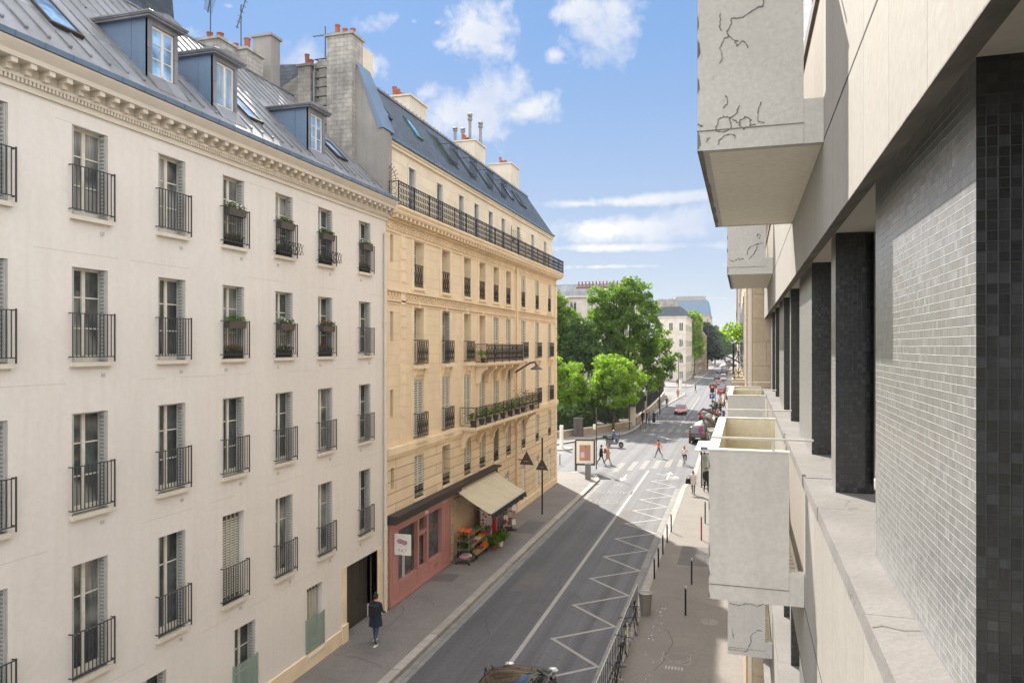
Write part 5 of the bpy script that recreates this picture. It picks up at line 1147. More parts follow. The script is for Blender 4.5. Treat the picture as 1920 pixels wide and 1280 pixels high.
# ================================================================= BICYCLES
def bicycle(label,x,y,rz,col,z0=KZ,drop=False,group=None,lean=0):
    t=thing('bicycle',label,'bicycle',(x,y,z0),rz,group); t.rotation_euler=(0,lean,rz)
    for yy,nm in ((-.5,'wheel'),(.5,'wheel')):
        w=MB(); w.ring((0,yy,.34),.325,.018,'x',24,6); w=w.build(nm,['rubber'],t,world=False); s=MB(); s.ring((0,yy,.34),.305,.008,'x',24,4)
        for i in range(14): a=pi*2*i/14; s.tube([(0,yy,.34),(0,yy+.3*math.cos(a),.34+.3*math.sin(a))],.0025,3,cap=False)
        s.build('rim',['steel'],w,world=False)
    f=MB(); bb_=(0,-.08,.29); st=(0,-.2,.78); hd=(0,.32,.80); hd2=(0,.36,.66); rear=(0,-.5,.34); fr=(0,.5,.34)
    for a,b in ((bb_,st),(st,hd),(bb_,hd2),(hd,hd2)): f.tube([a,b],.017,6)
    for s in (-.04,.04): f.tube([(s,rear[1],rear[2]),(s*.4,bb_[1],bb_[2])],.009,5); f.tube([(s,rear[1],rear[2]),(s*.4,st[1],st[2]-.05)],.008,5); f.tube([(s,fr[1],fr[2]),(s,hd2[1]+.01,hd2[2])],.010,5)
    f.build('frame',[col],t,world=False)
    h=MB(); h.tube([hd,(0,.30,.95)],.014,5)
    if drop: h.tube([(-.21,.28,.80),(-.21,.40,.84),(-.21,.42,.93),(-.2,.33,.95),(0,.33,.95),(.2,.33,.95),(.21,.42,.93),(.21,.40,.84),(.21,.28,.80)],.013,5)
    else: h.tube([(-.3,.22,1.0),(-.18,.28,1.0),(0,.32,.96),(.18,.28,1.0),(.3,.22,1.0)],.013,5)
    h.build('handlebar',['iron'],t,world=False)
    s=MB(); s.tube([st,(0,-.23,.90)],.013,5); s.prism([(-.07,-.36),(.07,-.36),(.03,-.12),(.015,-.08),(-.015,-.08),(-.03,-.12)],'z',.90,.94); s.build('saddle',['black_cloth'],t,world=False)
    c=MB(); c.ring((.05,-.08,.29),.09,.008,'x',14,4); c.tube([(.07,-.08,.29),(.08,.06,.2)],.01,4); c.tube([(-.07,-.08,.29),(-.08,-.22,.38)],.01,4); c.box(.06,.15,.03,.09,.19,.215); c.box(-.15,-.06,-.25,-.19,.37,.395); c.build('crank',['steel'],t,world=False)
    return t
bicycle('dark racing bicycle with drop handlebars leaning by the litter bin',-3.45,27.3,rad(184),'iron',drop=True,group='bicycles locked to the kerbside rail',lean=rad(8))
bicycle('pale city bicycle with an orange lamp, middle one of the row on the kerbside rail',-3.5,25.4,rad(3),'shutter_pale',group='bicycles locked to the kerbside rail',lean=rad(-6))
bicycle('dark blue bicycle with straight handlebars, nearest of the row on the kerbside rail',-3.55,23.7,rad(-2),'navy_cloth',group='bicycles locked to the kerbside rail',lean=rad(5))
bicycle('black bicycle locked at the near end of the kerbside rail, cut by the bottom edge',-3.45,22.0,rad(178),'iron',group='bicycles locked to the kerbside rail',lean=rad(-5))
t=thing('kerbside_rail','long low dark rail along the right kerb with bicycles locked to it','railing',(-3.72,25,0)); m=MB(); m.box(-3.73,-3.705,14,29.4,KZ+.97,KZ+1.0); m.build('top_rail',['shutter'],t); m=MB(); m.box(-3.735,-3.705,14,29.4,KZ+.1,KZ+.14); y=14
while y<29.4: m.box(-3.73,-3.71,y,y+.02,KZ,KZ+.97); y+=.32
m.build('bars',['iron'],t)
t=thing('litter_bin','round slatted metal litter bin at the end of the kerbside rail','litter bin',(-3.35,28.95,KZ)); m=MB(); m.lathe((-3.35,28.95,KZ),[(.17,.0),(.18,.05),(.235,.82),(.23,.84)],20)
for i in range(26): a=2*pi*i/26; m.tube([(-3.35+.18*math.cos(a),28.95+.18*math.sin(a),KZ+.03),(-3.35+.245*math.cos(a),28.95+.245*math.sin(a),KZ+.82)],.014,4)
m.build('slatted_body',['bin'],t); m=MB(); m.ring((-3.35,28.95,KZ+.84),.255,.02,'z',22,6); m.build('rim',['steel'],t)
# cyclist
bc=bicycle('bicycle ridden by the long-haired cyclist over the near crossing',-4.4,67.2,rad(-4),'iron',z0=0)
person('person with long blond hair in a light top riding a bicycle over the crossing',-4.4,67.0,rad(-4),1.66,'white_cloth','black_cloth','rubber','hair_blond',.5,(.8,.8),longhair=True,sit=.88,z0=0,bent=.3)
# scooter
def scooter(label,x,y,rz,col):
    t=thing('motor_scooter',label,'scooter',(x,y,0),rz)
    for yy in (-.68,.68): w=MB(); w.ring((0,yy,.27),.2,.075,'x',18,8); w.lathe((0,0,0),[(.01,0)],3) if False else None; w=w.build('wheel',['rubber'],t,world=False); q=MB(); q.ring((0,yy,.27),.09,.06,'x',12,6); q.build('rim',['steel'],w,world=False)
    b=MB(); b.prism([(-.95,.72),(-.85,.42),(-.3,.3),(.25,.3),(.35,.42),(.52,.9),(.45,1.05),(.36,1.0),(.22,.5),(-.05,.48),(-.15,.72),(-.55,.78)],'x',-.17,.17); b.prism([(.45,.5),(.62,.62),(.92,.5),(.7,.52)],'x',-.1,.1); b.build('body',[col],t,world=False)
    b=MB(); b.prism([(-.92,.78),(-.5,.8),(-.15,.76),(-.15,.86),(-.55,.9),(-.9,.9)],'x',-.15,.15); b.build('saddle',['black_cloth'],t,world=False)
    b=MB(); b.tube([(-.32,.38,1.02),(0,.46,1.05),(.32,.38,1.02)],.02,6); b.tube([(-.2,.42,1.04),(-.27,.45,1.22)],.008,4); b.tube([(.2,.42,1.04),(.27,.45,1.22)],.008,4); b.build('handlebar',['iron'],t,world=False)
    b=MB(); b.prism([(-.2,1.0),(.2,1.0),(.15,1.4),(-.15,1.4)],'y',.5,.51); b.build('windscreen',['car_glass'],t,world=False)
    b=MB(); b.ball((0,.58,.85),.09,8,(1.2,.5,.8)); b.build('headlamp',['headlamp'],t,world=False); b=MB(); b.box(-.22,.22,-1.2,-.85,.85,1.15); b.build('top_case',['car_black'],t,world=False)
    b=MB()
    for yy in (-.68,.68):
        for s in (-1,1): b.tube([(s*.09,yy,.27),(s*.1,yy*.6,.5)],.03,5)
    b.build('fork',['iron'],t,world=False); return t
scooter('large grey motor scooter ridden round the garden corner',-12.1,77.2,rad(-97),'car_grey')
pr_=person('person in a blue jacket and helmet sitting on the motor scooter at the garden corner',-12.35,77.25,rad(-97),1.75,'blue_cloth','jeans','rubber','hair_dark',.1,(.75,.75),sit=.80,z0=0,bent=.3)
m=MB(); m.ball((0,.13,1.64),.155,12,(.95,1.1,1)); m.build('helmet',['car_grey'],pr_,smooth=True,world=False)
scooter('black motor scooter parked at the right kerb, nearest of the row beyond the van',-3.0,93,rad(-60),'car_black')
scooter('grey motor scooter parked at the right kerb between two black ones',-3.0,95.6,rad(-62),'car_grey')
scooter('black motor scooter parked next to the P sign pole',-2.9,103,rad(-58),'car_black')
scooter('red motor scooter parked in front of the crowd on the right kerb',-3.0,116,rad(-60),'car_red')
scooter('black motor scooter parked beyond the red one on the right kerb',-3.0,124,rad(-64),'car_black')
scooter('farthest motor scooter of the kerbside row, grey with a top case',-3.0,134,rad(-60),'car_grey')
# ================================================================= CARS
M['car_glass2']=M['car_glass']
def car(label,x,y,rz,col,Lh=4.1,W=1.75,H=1.48,kind='hatch',front_plate='AA-229-DE',cat='car',group=None,glassroof=False):
    """faces local +y"""
    t=thing('car',label,cat,(x,y,0),rz,group); h=Lh/2
    if kind=='hatch': prof=[(-h,.55,.62,.80),(-h+.08,.32,.95,.94),(-h+.35,.24,1.0,1.0),(-h+1.0,.22,.98,1),(0,.2,.96,1),(h-1.45,.22,.94,1),(h-.9,.24,.90,.98),(h-.35,.26,.78,.92),(h-.08,.3,.62,.80),(h,.42,.5,.66)]; cab=[(-h+.12,.98,.84),(-h+.55,H-.03,.76),(-h+1.2,H,.76),(0.1,H-.02,.76),(h-1.25,.95,.86)]
    elif kind=='van': prof=[(-h,.5,.8,.9),(-h+.06,.3,1.1,.97),(-h+.3,.24,1.15,1.0),(-h+1,.22,1.15,1),(0,.2,1.13,1),(h-1.2,.22,1.1,1),(h-.6,.24,1.02,.97),(h-.2,.28,.9,.88),(h,.42,.6,.7)]; cab=[(-h+.05,1.1,.9),(-h+.22,H-.04,.82),(-h+1.2,H,.82),(.3,H-.03,.82),(h-1.05,1.12,.88)]
    else: prof=[(-h,.5,.62,.76),(-h+.08,.3,.92,.92),(-h+.35,.24,.98,.98),(-h+1.2,.22,.97,1),(0,.2,.95,1),(h-1.5,.22,.93,1),(h-.8,.24,.87,.97),(h-.3,.27,.76,.88),(h,.42,.55,.64)]; cab=[(-h+.35,.97,.86),(-h+1.05,H-.03,.74),(-.2,H,.74),(.3,H-.02,.74),(h-1.35,.94,.86)]
    b=MB(); secs=[]
    for (yy,zl,zb,ww) in prof:
        w=W/2*ww; zm=(zl+zb)/2; secs.append([(-w*.9,yy,zl),(-w,yy,zl+.12),(-w,yy,zm+.08),(-w*.965,yy,zb-.05),(-w*.86,yy,zb),(-w*.4,yy,zb+.025),(w*.4,yy,zb+.025),(w*.86,yy,zb),(w*.965,yy,zb-.05),(w,yy,zm+.08),(w,yy,zl+.12),(w*.9,yy,zl)])
    n=len(secs[0])
    def loft(mb,S_,mf,close):
        base=len(mb.v)
        for q in S_: mb.v.extend(q)
        n=len(S_[0])
        for a in range(len(S_)-1):
            for i in range(n if close else n-1): j=(i+1)%n; mb.f.append((base+a*n+i,base+(a+1)*n+i,base+(a+1)*n+j,base+a*n+j)); mb.m.append(mf(a,i))
        if close: mb.f.append(tuple(base+i for i in range(n))); mb.m.append(0); mb.f.append(tuple(base+(len(S_)-1)*n+i for i in reversed(range(n)))); mb.m.append(0)
    loft(b,secs,lambda a,i:0,True); body=b.build('body',[col],t,smooth=True,world=False); md=body.modifiers.new('s','SUBSURF'); md.levels=2; md.render_levels=2
    g=MB(); S2=[]
    for (yy,zt,ww) in cab:
        w=W/2*ww; hi=zt>1.2; wb=W/2*.9; zb=.9 if hi else zt-.04
        S2.append([(-wb,yy,zb),(-(wb+w)/2 if hi else -wb*.97,yy,(zb+zt)/2),(-w,yy,zt-.06 if hi else zt),(-w*.86,yy,zt if hi else zt+.005),(0,yy,zt+(.02 if hi else .01)),(w*.86,yy,zt if hi else zt+.005),(w,yy,zt-.06 if hi else zt),((wb+w)/2 if hi else wb*.97,yy,(zb+zt)/2),(wb,yy,zb)])
    def mf(a,i):
        both=cab[a][1]>1.2 and cab[a+1][1]>1.2
        if i in (0,1,6,7): return 1
        return 0 if both else 1
    loft(g,S2,mf,False); gl_=g.build('cabin',[col,'car_glass'],t,smooth=True,world=False); md=gl_.modifiers.new('s','SUBSURF'); md.levels=1; md.render_levels=1
    pl=MB()
    for (y0,z0,w0),(y1,z1,w1) in zip(cab,cab[1:]):
        w0*=W/2; w1*=W/2
        for s in (-1,1):
            if not(z0>1.2 and z1>1.2): pl.tube([(s*w0,y0,z0-.03),(s*w1,y1,z1-.03)],.028,5)
            else: pl.tube([(s*W/2*.9,(y0+y1)/2,.92),(s*(w0+w1)/2*.98,(y0+y1)/2,(z0+z1)/2-.06)],.028,5)
    pl.build('pillars',[col],t,world=False)
    for s in (-1,1):
        for yy in (-h+.78,h-.82):
            w=MB(); w.lathe((0,0,0),[(.2,0),(.3,.01),(.31,.1),(.3,.2),(.2,.21)],18); w.tf(Matrix.Translation((s*(W/2-.2 if s>0 else W/2-.2)+(0 if s>0 else 0),yy,.31))@Matrix.Rotation(s*pi/2,4,'Y')); wo=w.build('wheel',['rubber'],t,world=False)
            q=MB(); q.lathe((0,0,0),[(.05,.2),(.19,.215),(.2,.2)],14); q.tf(Matrix.Translation((s*(W/2-.2),yy,.31))@Matrix.Rotation(s*pi/2,4,'Y')); q.build('rim',['steel'],wo,world=False)
        q=MB(); q.ball((s*(W/2-.22),h-.16,.66),.14,8,(1.2,.9,.6)); q.build('headlight',['headlamp'],t,world=False)
        q=MB(); 
        if kind=='van': q.box(s*(W/2-.12),s*(W/2-.0),-h-.0,-h+.1,.85,1.25)
        else: q.ball((s*(W/2-.2),-h+.07,.82),.13,8,(1.3,.6,.7))
        q.build('tail_light',['lamp_red'],t,world=False)
        q=MB(); q.ball((s*(W/2+.08),h-1.45,1.0),.1,8,(1.1,.55,.75)); q.build('mirror',[col],t,world=False)
    q=MB(); q.box(-.26,.26,h-.02,h+.02,.42,.53); q.build('number_plate',['plate'],t,world=False); q=MB(); q.box(-.26,.26,-h-.03,-h+.02,.6,.71); q.build('number_plate',['plate'],t,world=False)
    q=MB(); q.box(-W*.3,W*.3,h-.06,h+.005,.28,.4); q.build('grille',['rubber'],t,world=False)
    return t
car('glossy black car cut by the bottom edge of the photo, driving over the centre line',-5.98,19.95,0,'car_black',4.3,1.8,1.5)
car('small bright red hatchback coming towards us beyond the far crossing',-8.3,118.4,pi,'car_red',4.0,1.75,1.45)
car('tall black van taxi waiting at the right kerb beneath the no-parking sign',-3.95,84.4,0,'car_black',4.8,1.95,1.95,'van')
car('dark saloon seen from behind far up the street, left of two',-5.7,197.7,0,'car_black',4.4,1.85,1.5,'sedan',group=None)
car('dark red car seen from behind just ahead of the left saloon far up the street',-4.6,209,0,'car_red',4.3,1.8,1.5)
car('dark car coming towards us farthest up the street beside the trees',-6.6,305,pi,'car_black',4.3,1.85,1.5,'sedan')
car('black van parked at the right kerb far up the street',-4.3,290,0,'car_black',4.8,1.95,2.1,'van')
car('pale car far up the street beyond the black parked van',-5.8,350,0,'car_white',4.3,1.8,1.5)
gl=[('white car parked far along the right kerb',-4.0,330,'car_white'),('grey car parked beyond the white one at the right kerb',-4.0,372,'car_grey'),('dark grey car parked by the left kerb in front of the cedar',-10,395,'car_grey'),('white car parked by the left kerb beyond the dark grey one',-10,430,'car_white')]
for lb,x,y,c in gl: car(lb,x,y,0,c,4.3,1.8,1.5,group='cars parked far up the street')
car('grey saloon parked at the right kerb behind the dark red car',-3.3,182,0,'car_grey',4.4,1.8,1.5,'sedan')
car('black saloon parked at the right kerb two cars beyond the dark red one',-3.3,192,0,'car_black',4.4,1.8,1.5,'sedan')
car('white van parked at the right kerb before the far black van',-3.9,240,0,'car_white',4.8,1.9,2.1,'van')
car('small black car at the right kerb between the white van and the black van',-4.0,262,0,'car_black',4.1,1.75,1.5)
car('grey car heading away far up the right lane past the junction',-6.0,250,0,'car_grey',4.3,1.8,1.5)
car('dark red car parked at the right kerb beside the crowded pavement',-3.2,172,0,'car_red',4.3,1.8,1.5)
# ================================================================= STREET FURNITURE
def bollard(label,x,y,h=1.0,r=.038,z=KZ,knob=True,mt='iron',group='slim black pavement bollards'):
    t=thing('bollard',label,'bollard',(x,y,z),group=group); m=MB(); m.lathe((0,0,0),[(r,0),(r,h-.14)],10); m.build('post',[mt],t,world=False)
    m=MB(); m.lathe((0,0,0),[(r*.9,h-.14),(r*1.35,h-.12),(r*1.35,h-.06),(r*.8,h-.03),(r*.3,h)],10); m.build('cap',['steel' if knob else mt],t,world=False); return t
for i,(x,y,h,lb) in enumerate([(-3.49,33.5,1.0,'black bollard of the kerbside row, nearest to the litter bin'),(-3.5,35.4,1.0,'black bollard of the kerbside row, second from the litter bin'),(-3.5,37.6,1.0,'black bollard of the kerbside row, third from the litter bin'),(-3.49,39.9,1.0,'black bollard of the kerbside row, fourth from the litter bin'),(-3.48,42.3,1.0,'black bollard of the kerbside row at the edge of the sunlight'),
   (-1.87,29.3,1.15,'tall bollard with a pale knob standing alone mid-pavement, nearest to the camera'),(-1.86,33.2,1.15,'tall bollard with a pale knob mid-pavement, second from the camera'),(-1.79,40.9,1.3,'rust-brown post standing at the edge of the sunlight on the right pavement'),(-1.75,44.9,1.3,'thin dark post in full sun on the right pavement'),
   (-11.43,93.2,1.1,'black bollard left of two at the far crossing'),(-10.83,93.9,1.1,'black bollard right of two at the far crossing'),(-10.74,107.3,1.1,'black bollard beyond the waiting people at the far kerb'),(-14.9,64.2,1.0,'slim dark post on the side street crossing behind the poster panel')]): bollard(lb,x,y,h,mt='iron' if i!=7 else 'red_cloth',z=0 if i==12 else KZ)
def post(m,x,y,h,r=.04,z=KZ): m.tube([(x,y,z),(x,y,z+h)],r,8)
# poster panel
t=thing('poster_panel','dark framed poster panel showing a colourful advert at the street corner','poster panel',(-12.05,61.0,KZ))
m=MB(); rot=Matrix.Translation((-12.05,61.1,KZ))@Matrix.Rotation(rad(12),4,'Z'); 
m.box(-.85,.85,-.11,.11,.45,2.55); m.box(-.85,-.65,-.1,.1,0,.45); m.box(-.75,.75,-.12,.12,2.55,2.65); m.tf(rot); m.build('frame',['back_sign'],t)
m=MB(); m.box(-.7,.7,-.125,-.112,.62,2.48); m.tf(rot); ps=m.build('poster',['white_sign'],t)
for (a,b,c,d,q) in ((-.45,.45,.85,1.3,'skin'),(-.45,.45,1.3,1.75,'mauve'),(-.45,.0,1.75,2.15,'tan_cloth'),(0,.45,1.75,2.15,'wood'),(.1,.4,1.0,1.6,'mauve'),(-.35,-.05,1.1,1.55,'white_cloth'),(-.42,.1,1.95,2.05,'jeans')): 
    m=MB(); dd=.0008*len(q)+(.003 if b-a<.6 and d<2 else 0)+(.003 if d-c<.2 else 0); m.box(a,b,-.127-dd,-.126,c,d); m.tf(rot); m.build('picture',[q],ps)
t=thing('utility_post','small grey street cabinet post standing at the kerb beside the poster panel','post',(-10.99,57.3,KZ)); m=MB(); m.box(-11.25,-10.85,57.1,57.4,KZ,KZ+1.15); m.build('cabinet',['zinc'],t); m=MB(); m.prism([(-11.28,KZ+1.15),(-10.82,KZ+1.15),(-11.05,KZ+1.28)],'y',57.07,57.43); m.build('cap',['steel'],t)
t=thing('sign_post','tall thin pole at the corner kerb with a small box at mid height','pole',(-11.24,61.9,KZ)); m=MB(); post(m,-11.24,61.9,5.2,.045); m.build('pole',['back_sign'],t); m=MB(); m.box(-11.5,-11.3,61.8,62,3.5,3.9); m.build('box',['white_sign'],t)
def trisign(label,x,y,z,h,w,red=False,postz=None):
    t=thing('triangular_sign',label,'road sign',(x,y,KZ)); m=MB(); rot=Matrix.Translation((x,y,z)); 
    m.prism([(-w,-w*.6),(w,-w*.6),(0,w*1.15)],'y',-.012,.012); m.tf(rot@Matrix.Rotation(rad(-8),4,'Z')); m.build('plate',['back_sign'],t)
    m=MB(); 
    if postz: post(m,x,y+.06,postz,.05); m.build('post',['iron'],t)
    else: m.tube([(XL,y+.1,z),(x,y+.05,z)],.03,6); m.build('arm',['iron'],t)
    m=MB(); m.box(x-w*.35,x+w*.35,y-.03,y-.014,z-w*.2,z-w*.12); m.build('bracket',['steel'],t); return t
trisign('triangular road sign seen from behind on the tall dark post near the awning',-11.43,44.4,3.1,0,.42,postz=4.7)
trisign('triangular road sign seen from behind fixed close to the cream wall',-12.35,44.2,3.45,0,.48)
# junction poles, signals, lamps
t=thing('traffic_signal','traffic light on a black pole at the far left crossing showing red','traffic light',(-11.2,115.6,KZ)); m=MB(); post(m,-11.2,115.6,5.6,.09); m.build('pole',['iron'],t); m=MB(); m.box(-11.42,-10.98,115.4,115.8,4.3,5.4); m.build('housing',['iron'],t); m=MB(); m.ball((-11.2,115.35,5.1),.14,10,(1,.3,1)); m.build('red_light',['light_red_on'],t)
t=thing('traffic_signal','traffic light with a lit red lamp above the no-parking disc by the black van','traffic light',(-3.1,73,KZ)); m=MB(); post(m,-3.25,73,3.3,.06); m.build('pole',['back_sign'],t); m=MB(); m.box(-3.42,-3.08,72.85,73.1,3.1,4.1); m.build('housing',['iron'],t); m=MB(); m.ball((-3.25,72.82,3.9),.13,10,(1.3,.3,1)); m.build('red_light',['light_red_on'],t)
t=thing('no_parking_sign','round no-parking sign, dark disc with a red ring and slash, on the signal pole','road sign',(-3.25,72.6,2.1)); m=MB(); m.lathe((0,0,0),[(.3,0),(.3,.02)],20); m.tf(Matrix.Translation((-3.25,72.75,2.5))@Matrix.Rotation(pi/2,4,'X')); m.build('disc',['red_sign'],t); m=MB(); m.lathe((0,0,0),[(.22,0),(.22,.02)],20); m.tf(Matrix.Translation((-3.25,72.735,2.5))@Matrix.Rotation(pi/2,4,'X')); m.build('face',['blue_sign'],t); m=MB(); m.box(-.22,.22,-.012,.0,-.03,.03); m.tf(Matrix.Translation((-3.25,72.71,2.5))@Matrix.Rotation(rad(45),4,'Y')); m.build('slash',['red_sign'],t)
t=thing('parking_sign','square blue parking sign with a white P on a thin pole by the crowd','road sign',(-3.05,112,KZ)); m=MB(); post(m,-2.95,112.1,4.6,.05); m.build('pole',['back_sign'],t); m=MB(); m.box(-3.75,-3.05,111.95,112,2.9,3.6); m.build('plate',['blue_sign'],t); text_mesh('P',.6,'white_sign','letter',t,Vector((-3.4,111.93,3.05))-t.location,(pi/2,0,0),1)
t=thing('traffic_signal','red-shielded traffic light above the blue parking sign','traffic light',(-3.5,118,KZ)); m=MB(); post(m,-3.55,118,3.6,.06); m.build('pole',['iron'],t); m=MB(); m.box(-3.85,-3.25,117.8,118.1,3.4,4.6); m.build('housing',['iron'],t); m=MB(); m.ball((-3.55,117.75,4.3),.17,10,(1.2,.3,.9)); m.build('red_light',['light_red_on'],t)
def lamp(label,x,y,h,arm,scale=1,col='back_sign'):
    t=thing('street_lamp',label,'street lamp',(x,y,KZ)); m=MB(); m.tube([(x,y,KZ),(x,y,h-.6),(x+arm*.1,y,h),(x+arm*.5,y,h+.35),(x+arm*.85,y,h+.2),(x+arm,y,h-.15)],.07*scale,8); m.build('pole',[col],t)
    m=MB(); m.lathe((x+arm,y,h-.55),[(.62*scale,0),(.56*scale,.12),(.35*scale,.26),(.12*scale,.33),(.08*scale,.45)],16); m.build('lamp_shade',[col],t); return t
def walllamp(label,x,y,z,r):
    t=thing('street_lamp',label,'street lamp',(.25,y,z)); m=MB(); m.tube([(.39,y,z-.12),(x+.75,y,z+.08),(x+.2,y-.05,z+.42),(x-.12,y,z+.52),(x-.28,y,z+.38),(x-.1,y,z+.12)],.05,8); m.build('arm',['back_sign'],t)
    m=MB(); m.lathe((x,y,z-.1),[(r,0),(r*.93,.05),(r*.6,.17),(r*.25,.24),(.08,.34)],22); m.build('lamp_shade',['back_sign'],t); m=MB(); m.ball((x+.1,y,z+.26),.11,10,(1.2,.8,1)); m.build('housing',['shutter'],t); return t
walllamp('wide grey disc street lamp on a hooked arm seen above the black van',-1.05,28,7.62,.47)
walllamp('smaller disc street lamp farther along the right-hand wall',-.5,48,9.3,.55)
t=thing('street_lantern','old black lantern on a pole in front of the white stone building','street lamp',(-14.3,196,KZ)); m=MB(); post(m,-14.3,196,8.5,.09); m.build('pole',['iron'],t); m=MB(); m.lathe((-13.6,196,7.2),[(.12,0),(.32,.8),(.36,.85),(.05,1.2)],8); m.build('lantern',['iron'],t); m=MB(); m.tube([(-14.3,196,8.3),(-13.9,196,8.7),(-13.6,196,8.4)],.05,6); m.build('arm',['iron'],t)
# bus shelter
t=thing('bus_shelter','glass bus shelter with a white roof on the right pavement','bus shelter',(-1.3,58.5,KZ))
m=MB(); m.box(-2.9,.0,56.0,61.5,2.78,2.9); m.build('roof',['white_sign'],t); m=MB()
for x,y in ((-2.45,56.3),(-2.45,61.2),(-.3,56.3),(-.3,61.2)): m.box(x-.04,x+.04,y-.04,y+.04,KZ,2.78)
m.box(-2.45,-.3,56.25,56.29,KZ+.15,KZ+.2); m.box(-2.45,-.3,56.25,56.29,2.6,2.66); m.build('frame',['iron'],t)
m=MB(); m.box(-2.4,-.35,56.29,56.31,KZ+.2,2.6); m.build('glass_panel',['guard_glass'],t)
t=thing('bus_stop_sign','round bus stop sign on a pole behind the shelter roof','bus stop sign',(-1.9,63.2,KZ)); m=MB(); post(m,-2.0,63.2,3.6,.06); m.build('pole',['green_sign'],t)
m=MB(); m.lathe((0,0,0),[(.34,0),(.34,.04)],22); m.tf(Matrix.Translation((-2.0,63.12,3.75))@Matrix.Rotation(pi/2,4,'X')); m.build('disc',['green_sign'],t); m=MB(); m.lathe((0,0,0),[(.28,0),(.28,.02)],22); m.tf(Matrix.Translation((-2.0,63.07,3.75))@Matrix.Rotation(pi/2,4,'X')); m.build('face',['white_sign'],t); text_mesh('BUS',.26,'iron','lettering',t,Vector((-2.0,63.04,3.66))-t.location,(pi/2,0,0),1)
t=thing('stop_name_plate','dark blue stop name plate with white lettering on the front edge of the shelter roof','sign',(-1.95,55.95,2.9)); m=MB(); m.box(-2.5,-1.45,55.93,55.98,2.92,3.14); m.build('plate',['blue_sign'],t); text_mesh('Guynemer - Vavin',.15,'white_sign','lettering',t,Vector((-1.97,55.92,2.98))-t.location,(pi/2,0,0),.85)
# left corner bits
t=thing('white_bollard_column','white cylinder column on a dark round traffic island in the side street','column',(-17.14,74.9,0)); m=MB(); m.lathe((-17.1,74.2,0),[(1.2,0),(1.15,.14)],24); m.build('island',['granite'],t); m=MB(); m.lathe((-17.1,74.4,.14),[(.22,0),(.2,2.2),(.18,2.25)],14); m.build('column',['white_sign'],t)
t=thing('street_cabinet','dark green electrical cabinet against the garden wall','cabinet',(-17.3,84.4,KZ)); m=MB(); m.box(-17.9,-16.9,84.0,84.8,KZ,2.15); m.box(-17.95,-16.85,83.95,84.85,2.15,2.22); m.build('box',['back_sign'],t); m=MB(); m.box(-17.42,-17.38,83.98,84,.3,2.1); m.build('door_seam',['iron'],t)
t=thing('newspaper_kiosk_post','white pillar post at the pavement tip beyond the red car','post',(-11.6,165,KZ)); m=MB(); m.lathe((-11.6,165,KZ),[(.3,0),(.28,2.6),(.3,2.65),(.2,3.0)],12); m.build('post',['white_sign'],t)
for i,(x,y,lb) in enumerate([(-13.2,196.6,'grey crowd barrier rail in front of the white stone building, left one'),(-11.9,198.6,'grey crowd barrier rail at the far corner, right one'),(-11.2,204,'grey barrier rail running up the far left kerb')]):
    t=thing('barrier_rail',lb,'barrier',(x,y,KZ)); m=MB(); m.tube([(x-.8,y,KZ),(x-.8,y,1.2),(x+.8,y+.1,1.2),(x+.8,y+.1,KZ)],.03,5); m.build('hoop',['grey_iron'],t); m=MB(); m.tube([(x-.8,y,.7),(x+.8,y+.1,.7)],.02,4); m.build('crossbar',['grey_iron'],t)
t=thing('information_sign','brown direction sign with a cap on a pole beside the gate pillar','sign',(-13.2,93.5,KZ)); m=MB(); post(m,-12.6,92.0,4.6,.05); m.build('pole',['iron'],t); m=MB(); m.box(-13.2,-12.0,91.9,91.98,4.0,4.5); m.build('board',['back_sign'],t)
for x,y,h,lb in ((-11.3,97.4,5.0,'thin signal pole among the people waiting at the far crossing'),(-11.9,104,6,'thin pole standing beside the fence at the far crossing')):
    t=thing('pole',lb,'pole',(x,y,KZ)); m=MB(); post(m,x,y,h,.07); m.build('shaft',['steel'],t); m=MB(); m.box(x-.15,x+.15,y-.1,y+.1,h-1.6,h-.9); m.build('signal_box',['iron'],t)
t=thing('crane','thin tower crane jib on the horizon behind the white stone building','crane',(-30,700,0)); m=MB(); m.tube([(-40,700,55),(-8,700,54.5)],.35,4); m.build('jib',['steel'],t); m=MB(); m.tube([(-38,700,0),(-38,700,58)],.5,4); m.build('mast',['steel'],t)
# ================================================================= GREENGROCER
def crate_mb(x0,x1,y0,y1,z,h,tilt=0): 
    m=MB(); m.box(x0,x1,y0,y1,z,z+.02)
    for a,b,c,d in ((x0,x1,y0,y0+.015),(x0,x1,y1-.015,y1),(x0,x0+.015,y0+.015,y1-.015),(x1-.015,x1,y0+.015,y1-.015)): m.box(a,b,c,d,z+.02,z+h)
    return m
t=thing('display_stand','stepped dark stand carrying the fruit crates outside the grocery','display stand',(-12.6,35.3,KZ))
m=MB()
for x,z in ((-12.85,.95),(-12.5,.65),(-12.15,.35)): m.box(x-.17,x+.17,33.95,36.9,z-.03,z)
m.build('shelf',['dark_awn'],t); m=MB()
for y in (34.0,35.4,36.8): m.box(-13.0,-12.95,y,y+.04,KZ,.95); m.box(-12.02,-11.98,y,y+.04,KZ,.35); m.prism([(-13,.9),(-11.98,.3),(-11.98,.25),(-13,.85)],'y',y,y+.03)
m.build('frame',['iron'],t)
names={'orange_fruit':'oranges','yellow_fruit':'lemons and mangoes','red_fruit':'red peppers','green_veg':'green vegetables','terracotta':'dark cherries','wood':'potatoes','flower_white':'pale onions'}
lay=[[(-12.85,.95),['red_fruit','orange_fruit','orange_fruit','green_veg','green_veg']],[(-12.5,.65),['green_veg','terracotta','flower_white','yellow_fruit','red_fruit']],[(-12.15,.35),['wood','terracotta','orange_fruit','yellow_fruit','green_veg']]]
pos=['nearest the pink shop','second from the pink shop','in the middle','second from the fridge','nearest the red fridge']; lv=['top','middle','bottom']
